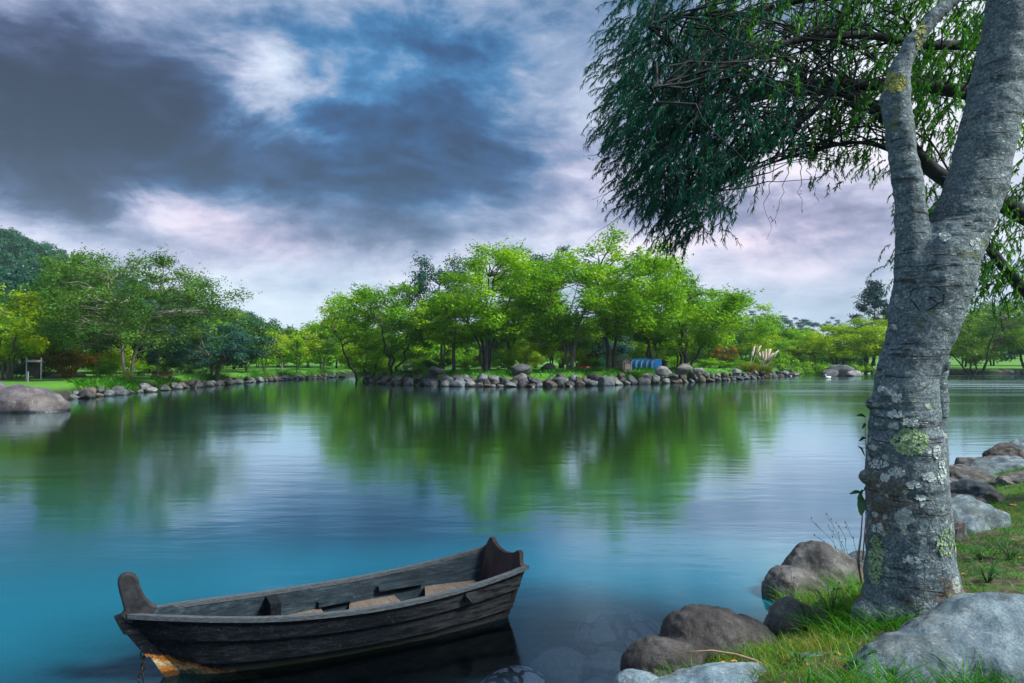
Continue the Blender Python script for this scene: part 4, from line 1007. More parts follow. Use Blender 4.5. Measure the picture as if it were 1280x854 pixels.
# white waterfowl
def duck(loc, s, rz, label):
    e = empty('duck', loc, rz, s); tag(e, label, 'duck', 'white ducks on the water')
    b = MB(); b.ico((0, 0, .10), (.30, .15, .13), 3); b.ico((-.27, 0, .16), (.12, .06, .05), 2); b.tube([(.16, 0, .12), (.25, 0, .22), (.27, 0, .33), (.30, 0, .38)], [.09, .065, .05, .055], 8); b.ico((.31, 0, .39), (.075, .055, .055), 2)
    me = remeshed(b.me('body', []), .02, 3); me.materials.clear(); me.materials.append(M['feather']); me.polygons.foreach_set('use_smooth', [True] * len(me.polygons)); link('body', me, e)
    MB().add([(.365, -.025, .40), (.365, .025, .40), (.45, .015, .37), (.45, -.015, .37), (.365, 0, .365)], [(0, 1, 2, 3), (0, 3, 4), (1, 4, 2), (3, 2, 4), (0, 4, 1)]).build('beak', M['beak'], e)
p = P(1035, 473, 0); duck(p, 1.0, 3.3, 'white duck swimming alone on the water in front of the far rocks')
p = P(1078, 467.6, 0); duck(p, .6, .4, 'small white duck close to the far bank, left one of two')
p = P(1086, 467.8, 0); duck(p, .7, .2, 'small white duck close to the far bank, right one of two')
# hedge and lamp post on the far lawn
pos = []
for x in np.arange(36, 78, .25): pos.append(np.stack([x + RNG.normal(size=120) * .3, 150 + RNG.normal(size=120) * .5, gz(x, 150) + RNG.random(120) ** .7 * 1.5], 1))
tag(link('hedge', leaf_mesh('hedge', np.concatenate(pos), .34, M['leaf_dark'], 0, .6)), 'long low dark hedge along the back of the far lawn', 'hedge')
e = empty('litter_bin', at(980, 92)); tag(e, 'thin dark post with a box top on the far lawn behind the pampas grass', 'post')
MB().tube([(0, 0, -.1), (0, 0, .9)], .06, 8).build('post', M['wood_dark'], e); MB().box((0, 0, 1.05), (.34, .3, .42), bev=.02).build('box', M['wood_dark'], e)
e.name = 'post_box'

# pampas grass
def blades(name, roots, H, droop, wid, mat, seed, seg=4, lean=.35):
    rng = np.random.default_rng(seed); n = len(roots); V = np.zeros((n, seg * 2 + 1, 3)); az = rng.uniform(0, 2 * np.pi, n); h = H * rng.uniform(.5, 1.15, n)
    dx, dy = np.cos(az), np.sin(az); px_, py_ = -dy, dx; L = lean * rng.uniform(.2, 1.4, n); tw = rng.uniform(0, np.pi, n)
    wx_, wy_ = np.cos(tw), np.sin(tw)
    for k in range(seg + 1):
        t = k / seg; out = (L * t + droop * t * t) * h; z = h * (t - .45 * droop * t * t); w = wid * (1 - t) ** .7 * .5
        c = roots + np.stack([dx * out, dy * out, z], 1)
        if k < seg: V[:, 2 * k] = c + np.stack([wx_ * w, wy_ * w, 0 * wx_], 1); V[:, 2 * k + 1] = c - np.stack([wx_ * w, wy_ * w, 0 * wx_], 1)
        else: V[:, 2 * seg] = c
    K = seg * 2 + 1; base = (np.arange(n) * K)[:, None]; Fq = []
    for k in range(seg - 1): Fq.append(base + np.array([2 * k, 2 * k + 1, 2 * k + 3, 2 * k + 2]))
    Fq.append(base + np.array([2 * seg - 2, 2 * seg - 1, 2 * seg, 2 * seg]))
    F = np.concatenate(Fq); tone = rng.random(n); at_ = np.tile(tone, seg)
    # last quads repeat a corner: write them as triangles through from_pydata-free path
    q = F[:-n] if seg > 1 else F[:0]; t3 = F[-n:, :3]
    me = bpy.data.meshes.new(name); Vf = V.reshape(-1, 3).astype(np.float32)
    me.vertices.add(len(Vf)); me.vertices.foreach_set('co', Vf.ravel()); me.loops.add(len(q) * 4 + len(t3) * 3)
    me.loops.foreach_set('vertex_index', np.concatenate([q.ravel(), t3.ravel()]).astype(np.int32)); me.polygons.add(len(q) + len(t3))
    me.polygons.foreach_set('loop_start', np.concatenate([np.arange(len(q)) * 4, len(q) * 4 + np.arange(len(t3)) * 3]).astype(np.int32))
    me.update(calc_edges=True); me.materials.append(mat if not isinstance(mat, str) else M[mat])
    a = me.attributes.new('tone', 'FLOAT', 'FACE'); a.data.foreach_set('value', at_.astype(np.float32)); return me
M['pampas_leaf'] = leaf_mat('pampas leaves', (.04, .11, .01), (.12, .20, .015), (.34, .17, .02), trans=.3)
def pampas(px, D, n, label, plumes, H=1.5):
    p = at(px, D); e = empty('pampas_grass', p); tag(e, label, 'pampas grass')
    rts = np.stack([RNG.normal(size=n) * .35, RNG.normal(size=n) * .35, np.zeros(n)], 1)
    link('leaves', blades('leaves', rts, H, .55, .05, 'pampas_leaf', 3, 5, .35), e)
    for k in range(plumes):
        a = random.uniform(-1.1, 1.1) + .35; r = random.uniform(.3, .8); top = Vector((math.sin(a) * 1.7 * r + .5, random.uniform(-.4, .4), random.uniform(2.2, 3.2)))
        mid = top * .62 + Vector((0, 0, .25)); b = MB(); b.tube([(0, 0, 0), mid * .6, mid], .012, 5)
        b.tube([mid, mid.lerp(top, .25), mid.lerp(top, .6), top, top + (top - mid) * .25 + Vector((.1, 0, -.03))], [.02, .13, .16, .10, .01], 7)
        b.build('plume', M['plume'], e, True)
pampas(952, 76.8, 900, 'large pampas grass clump with cream plumes at the right end of the island', 11, 2.1)
pampas(936, 75.5, 700, 'smaller rusty pampas clump left of the plumed one', 3, 1.5)
p = at(797, 60); e = tag(link('grass_clump', blades('grass_clump', np.stack([RNG.normal(size=500) * .35, RNG.normal(size=500) * .3, np.zeros(500)], 1), 1.0, .6, .05, 'grass', 6, 5, .4), None, p), 'tall green grass clump among the stones below the blue boats', 'grass clump')
# low growth along the banks
def bank_growth(pxs, name, label, n, inland, zoff=0):
    roots = []
    X = [q[0] for q in pxs]; Yw = [q[1] for q in pxs]
    for i in range(n):
        x = random.uniform(X[0], X[-1]); b = P(x, float(np.interp(x, X, Yw)), 0); d = random.uniform(*inland); y = b.y + d; xx = b.x * (y / b.y)
        if noise.noise(Vector((xx * .6, y * .6, 3))) < -.12: continue
        for _ in range(9): 
            ax, ay = xx + random.gauss(0, .18), y + random.gauss(0, .18); roots.append((ax, ay, 0))
    rts = np.array(roots); rts[:, 2] = ground_h(rts[:, 0], rts[:, 1]); tag(link(name, blades(name, rts, .42, .5, .06, 'grass', 12, 3, .5)), label, 'grass', kind='stuff')
bank_growth(ISLAND_PX, 'island_bank_grass', 'tufts of grass growing among the island bank stones', 900, (1.3, 4.5))
bank_growth(LEFT_PX, 'left_bank_grass', 'tufts of grass along the top of the left bank', 700, (1.2, 3.5))

# ------------------------------------------------------------------ boat: object x runs bow -> stern, y towards the near side is negative
BOW = Vector((-2.625, 4.66, 0)); AX = math.atan2(6.05 - 4.65, -.19 + 2.71)
boat = empty('rowing_boat', BOW, AX, (1.02, 1.05, 1)); tag(boat, 'old dark wooden rowing boat with curled bow post floating near the shore', 'boat')
us = [.02, .10, .22, .38, .60, .85, 1.15, 1.45, 1.75, 2.05, 2.35, 2.62, 2.86]
HW = lambda u: float(np.interp(u, [0, .1, .25, .5, .8, 1.1, 1.5, 1.9, 2.3, 2.6, 2.95], [.020, .062, .125, .20, .27, .325, .365, .382, .380, .368, .345]))
SH = lambda u: float(np.interp(u, [0, .3, .8, 1.2, 1.6, 2.0, 2.4, 2.7, 2.95], [.468, .435, .375, .350, .338, .348, .378, .415, .462]))
def smooth_fn(f, u, w=.18): return (f(u - w) + 2 * f(u) + f(u + w)) / 4 if .18 < u < 2.75 else f(u)
KEEL = -.12
def station(u):
    """outer section from rim to bottom: t -> (x, half width, z)"""
    w = smooth_fn(HW, u); z0 = smooth_fn(SH, u); out = []
    for k, t in enumerate([0, .30, .31, .62, .63, .9, 1.0]):
        z = z0 + (KEEL - z0) * t
        bot = np.interp(u, [0, .4, 1.0, 2.0, 2.9], [.25, .50, .68, .68, .45])
        ww = w * (1 - (1 - bot) * t ** 1.25)
        ww += {0: .0, 1: .006, 2: -.010, 3: .0, 4: -.014, 5: -.012, 6: -.03}[k] * min(1, u * 3 + .2)
        rake = .70 * max(0, (z0 - z)) * max(0, 1 - u / .55) - .16 * max(0, z0 - z) * max(0, (u - 2.3) / .6)
        out.append((u + rake, max(ww, .012), z))
    return out
def hull_side(s, inset, shift=0.0):
    rows = [[(x, s * max(y - inset, .004), z + shift) for x, y, z in station(u)] for u in us]; return rows
hull = MB(); K = 7
for s in (-1, 1):
    Vv = [p for r in hull_side(s, 0) for p in r]; F = []
    for i in range(len(us) - 1):
        for k in range(K - 1): F.append((i * K + k, i * K + k + 1, (i + 1) * K + k + 1, (i + 1) * K + k))
    hull.add(Vv, F)
# bottom and stem plate
bt = []
for i, u in enumerate(us):
    x, y, z = station(u)[-1]; bt += [(x, -y, z), (x, y, z)]
hull.add(bt, [(2 * i, 2 * i + 1, 2 * i + 3, 2 * i + 2) for i in range(len(us) - 1)])
st0 = station(us[0]); hull.add([(x, -y, z) for x, y, z in st0] + [(x, y, z) for x, y, z in st0], [(k, k + 1, K + k + 1, K + k) for k in range(K - 1)])
hme = hull.me('hull', M['boat_out'])
bm = bmesh.new(); bm.from_mesh(hme); bmesh.ops.remove_doubles(bm, verts=bm.verts, dist=.0005); bmesh.ops.recalc_face_normals(bm, faces=bm.faces); bm.to_mesh(hme); bm.free()
ho = link('hull', hme, boat)
# inner lining
inn = MB()
for s in (-1, 1):
    Vv = []; 
    for u in us:
        for x, y, z in station(u): Vv.append((x + (.03 if u < .3 else 0), s * max(y - .024, .003), z + .004))
    F = []
    for i in range(len(us) - 1):
        for k in range(K - 1): F.append((i * K + k, i * K + k + 1, (i + 1) * K + k + 1, (i + 1) * K + k))
    inn.add(Vv, F)
fl = []
for u in us: x, y, z = station(u)[-2]; fl += [(x, -y, z + .03), (x, y, z + .03)]
inn.add(fl, [(2 * i, 2 * i + 1, 2 * i + 3, 2 * i + 2) for i in range(len(us) - 1)])
inn.build('inner_lining', M['boat_in'], boat)
# rim along both sides
for s in (-1, 1):
    rim = MB(); uu = np.linspace(.02, 2.90, 40); Vv = []; F = []
    for u in uu:
        x, y, z = station(float(u))[0]; a = s * (y + .012); b = s * max(y - .032, .0)
        Vv += [(x, a, z - .018), (x, a, z + .012), (x, b, z + .012), (x, b, z - .018)]
    for i in range(len(uu) - 1):
        for k in range(4): F.append((i * 4 + k, i * 4 + (k + 1) % 4, (i + 1) * 4 + (k + 1) % 4, (i + 1) * 4 + k))
    F += [(3, 2, 1, 0), tuple(len(Vv) - 4 + k for k in range(4))]; rim.add(Vv, F); r_ = rim.me('gunwale', M['boat_rim']); fix_normals(r_); link('gunwale', r_, boat)
# rub strake just under the rim on the near side
# transom with its scalloped top
xt, wt, zt = station(2.86)[0]; xb, wb, zb = station(2.86)[-1]
top = []
for y_, z_ in [(-1.0, .0), (-.86, .035), (-.76, .105), (-.66, .118), (-.50, .085), (-.25, .060), (0, .052), (.25, .060), (.50, .085), (.66, .118), (.76, .105), (.86, .035), (1.0, .0)]: top.append((y_ * wt, zt + z_ * 1.0))
outl = top + [(station(2.86)[k][1], station(2.86)[k][2]) for k in (1, 3, 5, 6)] + [(-station(2.86)[k][1], station(2.86)[k][2]) for k in (6, 5, 3, 1)]
tm = MB().prism(outl, .035, lambda y, z, c: Vector((xt - .006 + c + (z - zt) * .26, y, z))).me('transom', M['boat_transom']); fix_normals(tm); link('transom', tm, boat)
# bow post: curled head, traced as a side profile and given its own thickness
prof = [(70, 290), (74, 268), (92, 250), (130, 241), (160, 246), (190, 262), (212, 290), (222, 330), (245, 370), (270, 402), (300, 428), (345, 450), (300, 500), (150, 520), (90, 470), (118, 446), (98, 385), (82, 340)]
zpx = 4.404 * 183.4
bp = MB().prism([((x - 92) / zpx * .70 - .020, .468 + (470 - y) / zpx) for x, y in prof], .062, lambda a, z, c: Vector((a, c, z)))
pm = bp.me('bow_post', M['boat_post']); fix_normals(pm); po = link('bow_post', pm, boat); bv = po.modifiers.new('b', 'BEVEL'); bv.width = .014; bv.segments = 3; bv.limit_method = 'ANGLE'
# carved ring on the post head

# beak under the post and stem strip
sm_ = MB(); stp = [(-.045, .470), (.03, .485), (.06, .40)]
sm_.prism([(-.055, .462), (.02, .480), (.10, .44), (.34, .02), (.30, -.10), (.27, -.04), (.155, .165), (.135, .165), (.02, .335), (-.002, .345)], .045, lambda a, z, c: Vector((a, c, z)))
s_me = sm_.me('stem', M['boat_out']); fix_normals(s_me); link('stem', s_me, boat)
# seats, ledges, frames
def seat(u0, u1, z, skew=.0):
    y0 = HW(u0) * .90 - .03; y1 = HW(u1) * (.90 if u1 < 2.4 else .76) - .03; y2 = HW(u0 + skew) * .90 - .03; t = .026
    b = MB(); b.add([(u0, -y0, z - t), (u1, -y1, z - t), (u1, y1, z - t), (u0 + skew, y2, z - t), (u0, -y0, z), (u1, -y1, z), (u1, y1, z), (u0 + skew, y2, z)],
                    [(3, 2, 1, 0), (4, 5, 6, 7), (0, 1, 5, 4), (1, 2, 6, 5), (2, 3, 7, 6), (3, 0, 4, 7)])
    b.build('seat', M['boat_seat'], boat)
seat(1.02, 1.36, .175, .05); seat(1.42, 1.98, .165, .18); seat(2.02, 2.70, .195, .24)
for s in (-1, 1):
    for (ua, ub, zz) in ((1.34, 1.62, .21), (1.84, 2.24, .245)):
        y0 = s * (HW((ua + ub) / 2) * .90 - .045); dy = s * (HW(ub) - HW(ua)) * .45
        MB().prism([(ua, y0 - dy - .028), (ub, y0 + dy - .028), (ub, y0 + dy + .028), (ua, y0 - dy + .028)], .036, lambda a, b, c, zz=zz: Vector((a, b, zz + c))).build('seat_ledge', M['boat_in'], boat)
for u in (.98,):
    MB().prism([(.06, SH(u) - .015), (HW(u) - .03, SH(u) - .015), (HW(u) * .80, .06), (.06, .06)], .075, lambda y, z, c: Vector((u + c, y, z))).build('frame', M['boat_out'], boat)
cl = MB(); cu = 2.36; cl.box((cu, -(HW(cu) + .004), SH(cu) - .068), (.10, .022, .062), (0, 0, R(3)), .006); cl.tube([(cu - .05, -(HW(cu) + .016), SH(cu) - .05), (cu - .01, -(HW(cu) + .025), SH(cu) - .10)], .010, 6); cl.build('cleat', M['groove'], boat)
# mooring chain
bw = boat.matrix_basis; a0 = Vector((.135, 0, .17)); ch = empty('mooring_chain', (0, 0, 0)); 
a0 = Matrix.Translation(BOW) @ Matrix.Rotation(AX, 4, 'Z') @ a0; ch.location = a0; tag(ch, 'rusty iron mooring chain hanging from the bow into the water', 'chain')
def chain_link():
    b = MB(); pts = [Vector((.014 * math.cos(a), 0, .014 * math.sin(a) + (.012 if math.sin(a) > 0 else -.012))) for a in np.linspace(0, 2 * math.pi, 13)]
    b.tube(pts, .0045, 6, False); return b.me('chain_link', M['iron'], True)
lm = chain_link()
for k in range(9): link('chain_link', lm, ch, (-.02 + .012 * math.sin(k * .7) - .004 * k, .0, .0 - .037 * k), (0, .2 * math.sin(k), (k % 2) * math.pi / 2 + .3))

# ------------------------------------------------------------------ the big near tree
TD = 5.1
def px_path(pts, D=TD, dD=0.0): return [Q(x, y, D + dD) for x, y in pts]
tr = MB()
def stem_tube(rows, D=TD, n=20, ylean=0.0):
    """rows: (left px, right px, y px)"""
    pts = []; rad = []
    for l, r, y in rows:
        p = Q((l + r) / 2, y, D); pts.append(p); rad.append((r - l) / FPX * D / 2)
    for i, p in enumerate(pts): p.y += ylean * (p.z - pts[0].z)
    # width across the stem, allowing for its slant
    for i in range(len(pts)):
        t = (pts[min(i + 1, len(pts) - 1)] - pts[max(0, i - 1)]).normalized(); rad[i] *= abs(t.z) * (1 if abs(t.z) > .3 else 2) * .94
    tr.tube(pts, rad, n)
stem_tube([(1066, 1218, 790), (1076, 1208, 762), (1082, 1196, 730), (1084, 1190, 700), (1085, 1186, 650), (1083, 1182, 600), (1086, 1176, 550), (1090, 1170, 500), (1098, 1174, 460), (1106, 1190, 425), (1114, 1202, 395),
           (1122, 1216, 355), (1134, 1228, 318), (1158, 1240, 285), (1174, 1252, 250), (1188, 1262, 211), (1206, 1276, 140), (1222, 1289, 70), (1236, 1303, 0), (1250, 1315, -70), (1266, 1326, -150)])
stem_tube([(1110, 1160, 405), (1116, 1164, 360), (1119, 1162, 320), (1119, 1160, 290), (1118, 1156, 246), (1108, 1144, 175), (1101, 1137, 123), (1110, 1139, 88), (1127, 1153, 53), (1158, 1184, 18), (1184, 1208, -5), (1222, 1242, -40), (1270, 1288, -80)], n=16)
stem_tube([(1154, 1208, 775), (1154, 1194, 735), (1154, 1189, 690), (1154, 1186, 620), (1156, 1184, 550), (1156, 1184, 490), (1156, 1184, 450), (1156, 1184, 425), (1150, 1172, 395)], D=TD + .10, n=14)
# root flare and burls
for (x, y, D, r) in [(1082, 768, 5.0, .10), (1200, 765, 5.1, .10), (1120, 770, 4.95, .14), (1180, 772, 4.98, .13), (1081, 596, 5.1, .045), (1088, 560, 5.08, .03), (1090, 505, 5.1, .05), (1128, 345, 5.05, .04), (1116, 410, 5.0, .035), (1180, 455, 5.02, .05), (1106, 492, 5.0, .04), (1086, 640, 5.12, .04)]:
    tr.ico(Q(x, y, D), (r, r, r * 1.25), 2)
base = Q(1140, 745, TD); base.z = gz(base.x, base.y)
trunk_me = remeshed(tr.me('trunk', []), .017, 5)
def bark_disp(p, n):
    q = Vector((p.x * 1.0, p.y * 1.0, p.z * 1.25))
    d = .011 * fbm(q * 4.5, 3) + .006 * fbm(q * 17, 3)
    r = noise.noise(Vector((p.x * 1.5, p.y * 1.5, p.z * 11))); d -= .010 * max(0, r - .32) * 4
    d += .020 * max(0, 1.1 - p.z) * fbm(Vector((p.x * 9, p.y * 9, p.z * 1.2)), 2)
    return n * d
displace(trunk_me, bark_disp)
bvh_w = BVHTree.FromPolygons([v.co.copy() for v in trunk_me.vertices], [list(f.vertices) for f in trunk_me.polygons])
for v in trunk_me.vertices: v.co -= base
trunk_me.materials.clear(); trunk_me.materials.append(M['bark_near']); trunk_me.polygons.foreach_set('use_smooth', [True] * len(trunk_me.polygons))
big_tree = empty('old_tree', base); tag(big_tree, 'big grey lichened tree with two trunks leaning over the water at the right', 'tree')
tko = link('trunk', trunk_me, big_tree)
CAMP = Vector((0, 0, CAM_H))
def on_trunk(px, py):
    h = bvh_w.ray_cast(CAMP, ray(px, py).normalized()); return (h[0], h[1]) if h[0] is not None else (None, None)
# old carving: heart with the letters inside, cut into the bark
def carve(strokes, rad):
    b = MB()
    for st in strokes:
        pts = []
        for i in range(len(st) - 1):
            for k in range(5):
                t = k / 5; q = on_trunk(st[i][0] * (1 - t) + st[i + 1][0] * t, st[i][1] * (1 - t) + st[i + 1][1] * t)
                if q[0] is not None: pts.append(q[0] - q[1] * rad * .35 - base)
        q = on_trunk(*st[-1]); 
        if q[0] is not None: pts.append(q[0] - q[1] * rad * .35 - base)
        n = len(pts); b.tube(pts, [rad * (.5 + .5 * math.sin(math.pi * (i + .5) / n)) for i in range(n)], 6)
    return b
carve([[(1138, 374), (1143, 380), (1150, 389)], [(1154, 391), (1163, 386), (1172, 380), (1178, 376)], [(1179, 381), (1180, 371), (1178, 367)], [(1177, 364), (1172, 360), (1167, 358), (1160, 359)], [(1139, 371), (1138, 365), (1143, 361), (1150, 362)]], .0058).build('carved_heart', M['groove'], tko)
carve([[(1161, 376), (1163, 372), (1168, 372)], [(1164, 373), (1168, 376), (1172, 379)]], .005).build('carved_letter', M['groove'], tko)
# leafy lichens as small raised flakes
def lichen(cx, cy, rx, ry, n, mat, size, seed):
    rnd = random.Random(seed); b = MB()
    for _ in range(n):
        a = rnd.uniform(0, 6.28); r = math.sqrt(rnd.random()); q = on_trunk(cx + math.cos(a) * r * rx, cy + math.sin(a) * r * ry)
        if q[0] is None: continue
        nrm = q[1]; t = nrm.cross(Vector((rnd.gauss(0, 1), rnd.gauss(0, 1), rnd.gauss(0, 1)))).normalized(); u = nrm.cross(t); s = size * rnd.uniform(.5, 1.4); k = 7; c = q[0] - base
        ring = [c + (t * math.cos(2 * math.pi * j / k) + u * math.sin(2 * math.pi * j / k)) * s * rnd.uniform(.65, 1.15) + nrm * (.002 + rnd.random() * .007) for j in range(k)]
        b.add([c + nrm * .004] + ring, [(0, j + 1, (j + 1) % k + 1) for j in range(k)])
    return b
lichen(1138, 552, 22, 16, 210, 'lichen_green', .013, 1).build('lichen', M['lichen_green'], tko)
lichen(1183, 678, 12, 18, 110, 'lichen_green', .010, 2).build('lichen', M['lichen_green'], tko)
lichen(1095, 700, 9, 32, 260, 'lichen_green', .010, 3).build('lichen', M['lichen_green'], tko)
lichen(1118, 104, 15, 12, 150, 'lichen_yellow', .011, 4).build('lichen', M['lichen_yellow'], tko)
lichen(1150, 45, 6, 34, 110, 'lichen_yellow', .010, 5).build('lichen', M['lichen_yellow'], tko)
for i, (x, y, rx, ry) in enumerate([(1099, 580, 12, 5), (1121, 590, 10, 6), (1107, 597, 6, 5), (1119, 518, 9, 5), (1121, 497, 6, 5), (1101, 486, 4, 3), (1161, 596, 8, 6), (1142, 606, 9, 4), (1131, 640, 8, 4), (1138, 700, 10, 4), (1176, 590, 5, 14), (1170, 565, 4, 8), (1136, 527, 10, 5), (1118, 532, 6, 3),
                                    (1181, 296, 7, 5), (1219, 305, 6, 7), (1098, 660, 7, 5), (1150, 622, 6, 3)]):
    lichen(x, y, rx, ry, 26 + int(rx * ry * .5), 'lichen_white', .010, 20 + i).build('lichen', M['lichen_white'], tko)

# ------------------------------------------------------------------ hanging tree from beyond the right edge
WD = 7.6
wt_ = MB(); foot = Vector((8.6, 8.4, gz(8.6, 8.4)))
wt_.tube([foot + Vector((0, 0, -.3)), foot + Vector((-.1, 0, 1.2)), foot + Vector((-.35, 0, 2.4)), foot + Vector((-.5, -.1, 4)), foot + Vector((-.3, 0, 6.5))], [.42, .34, .30, .24, .14], 14)
wt_.ico(foot + Vector((-.3, 0, 2.2)), (.36, .36, .4), 2)
def limb(pts, rads, D0, D1, n=10):
    m = len(pts); L = [Q(x, y, D0 + (D1 - D0) * i / (m - 1)) for i, (x, y) in enumerate(pts)]
    # smooth by midpoint subdivision
    for _ in range(2):
        L2 = [L[0]]
        for i in range(len(L) - 1): L2 += [L[i] * .75 + L[i + 1] * .25, L[i] * .25 + L[i + 1] * .75]
        L = L2 + [L[-1]]
    rr = np.interp(np.linspace(0, 1, len(L)), np.linspace(0, 1, len(rads)), rads)
    L = [p + Vector((noise.noise(p * 1.5), noise.noise(p * 1.5 + Vector((9, 0, 0))), noise.noise(p * 1.5 + Vector((0, 9, 0))))) * .05 for p in L]
    wt_.tube(L, list(rr), n); return L
rootp = foot + Vector((-.35, 0, 2.3))
def from_root(pts): return pts
LB = limb([(1560, 330), (1400, 318), (1280, 272), (1250, 252), (1187, 224), (1152, 200), (1103, 146), (1072, 122), (1040, 109), (980, 118), (920, 135), (860, 160), (815, 200)], [.16, .14, .105, .09, .085, .072, .055, .040, .022, .004], 8.1, 7.5)
LA = limb([(1480, 200), (1340, 150), (1270, 128), (1212, 115), (1160, 106), (1110, 105), (1060, 105), (1000, 104), (940, 118), (890, 140), (850, 165), (820, 180)], [.13, .11, .085, .08, .07, .06, .045, .03, .016, .003], 7.9, 7.5)
LC = limb([(1520, 520), (1400, 470), (1320, 405), (1280, 362), (1250, 328), (1225, 300), (1200, 262)], [.13, .10, .075, .065, .055, .03, .015], 8.0, 7.6)
LD = limb([(1500, 60), (1350, 40), (1240, 60), (1160, 55), (1060, 40), (960, 60), (900, 85), (850, 95), (815, 110)], [.12, .08, .06, .045, .035, .022, .012, .004], 8.2, 6.6)
LE = limb([(1460, -40), (1300, -60), (1150, -20), (1000, 0), (920, 20), (850, 15), (810, 35)], [.12, .08, .06, .045, .025, .012, .004], 8.2, 7.0)
LF = limb([(1040, 109), (1010, 150), (960, 180), (900, 200), (850, 250), (830, 290)], [.03, .025, .02, .012, .006], 7.3, 7.9)
LG = limb([(1187, 224), (1120, 190), (1060, 175), (1000, 190), (940, 215), (880, 235)], [.03, .025, .02, .012, .006], 7.8, 8.6)
LH = limb([(1235, 70), (1225, 110), (1228, 160)], [.02, .015, .01], 7.9, 8.0)
LIMBS = [LA, LB, LD, LE, LF, LG]
rnd = random.Random(3)
env = [(728, 15), (735, 60), (742, 110), (730, 120), (735, 160), (748, 215), (770, 255), (800, 258), (826, 292), (860, 312), (900, 316), (915, 275), (935, 235), (985, 215), (1040, 215), (1075, 190), (1120, 222), (1130, 190), (1160, 200), (1200, 215), (1290, 190), (1290, -60), (728, -60)]
def in_env(x, y):
    c = False
    for i in range(len(env)):
        (x1, y1), (x2, y2) = env[i], env[(i + 1) % len(env)]
        if (y1 > y) != (y2 > y) and x < (x2 - x1) * (y - y1) / (y2 - y1) + x1: c = not c
    return c
def dens(x, y):
    """how thick the foliage hangs at this place of the crown's outline plane"""
    d = .50
    d += .55 * math.exp(-(((x - 850) / 75) ** 2 + ((y - 150) / 110) ** 2))
    d += .7 * math.exp(-(((x - 878) / 40) ** 2 + ((y - 265) / 45) ** 2))
    d -= .60 * math.exp(-(((x - 1000) / 110) ** 2 + ((y - 215) / 38) ** 2))
    d -= .35 * math.exp(-(((x - 1190) / 60) ** 2 + ((y - 130) / 80) ** 2))
    d -= .30 * math.exp(-(((x - 745) / 25) ** 2))
    return d + 1.05 * (noise.noise(Vector((x / 40, y / 46, 1.3))))
leafC = {0: [], 1: []}; leafD = {0: [], 1: []}; twigs = MB()
def strand(p0, L, out, seg, kind, fall=-.26):
    """a drooping twig that carries narrow leaves"""
    d = Vector((out[0], out[1], rnd.uniform(-.35, .25))); p = p0.copy(); pts = [p.copy()]
    for i in range(seg):
        d = (d + Vector((rnd.gauss(0, .10), rnd.gauss(0, .10), fall))).normalized(); p = p + d * (L / seg); pts.append(p.copy())
        nl = 5
        for _ in range(nl):
            q = p - d * (L / seg) * rnd.random(); ld = (d * .8 + Vector((rnd.gauss(0, .42), rnd.gauss(0, .42), rnd.gauss(-.25, .3)))).normalized()
            leafC[kind].append(q); leafD[kind].append(ld)
    twigs.tube(pts, [.0045 * (1 - i / (seg + 1)) + .0012 for i in range(seg + 1)], 3, False)
cnt = 0
while cnt < 4700:
    x = rnd.uniform(725, 1290); y = rnd.uniform(-60, 300)
    if not in_env(x - (38 if x < 800 else 20 if x < 860 else 0), y + 30) or rnd.random() > dens(x, y): continue
    D = rnd.uniform(6.7, 9.4); p = Q(x, y, WD); p.y = D; p.x += rnd.gauss(0, .05)
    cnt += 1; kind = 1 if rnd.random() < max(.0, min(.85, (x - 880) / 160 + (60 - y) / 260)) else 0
    lf_ = max(0, min(1, (840 - x) / 100))
    strand(p, rnd.uniform(.12, .38), (rnd.gauss(-.45 - .9 * lf_, .45), rnd.gauss(0, .5)), rnd.randint(5, 8), kind, -.25 + .12 * lf_ * (1 if y < 230 else 0))
# branchlets joining limbs and strands
for k in range(230):
    Lm = rnd.choice(LIMBS); i = rnd.randrange(len(Lm) // 3, len(Lm)); a = Lm[i]
    for _ in range(8):
        x = rnd.uniform(790, 1270); y = rnd.uniform(-60, 255)
        if in_env(x - 30, y + 20): break
    b = Q(x, y, WD); b.y = rnd.uniform(6.6, 9.0)
    if (b - a).length > 1.9: b = a + (b - a).normalized() * 1.9
    wt_.tube(limb_pts(a, b, 6, (0, 0, .10), rnd, .04), [.014 - .0018 * j for j in range(7)], 5, False)
# bare whips hanging at the lower edge
whips = [((770, 235), (745, 262)), ((760, 200), (728, 196)), ((790, 262), (735, 300)), ((1000, 205), (1002, 262)), ((1010, 210), (1022, 250)), ((975, 215), (958, 300)), ((985, 210), (968, 275)), ((1030, 210), (1048, 236)), ((800, 240), (740, 250)), ((955, 215), (935, 262))]
for a, b in whips:
    A = Q(a[0], a[1], rnd.uniform(7, 8.4)); B = Q(b[0], b[1], A.y); wt_.tube(limb_pts(A, B, 7, (rnd.gauss(0, .1), 0, .12), rnd, .03), [.005 - .0005 * j for j in range(8)], 4, False)
    for _ in range(5):
        q = A.lerp(B, rnd.uniform(.3, 1)); leafC[0].append(q); leafD[0].append(Vector((rnd.gauss(0, 1), rnd.gauss(0, 1), -1)).normalized())
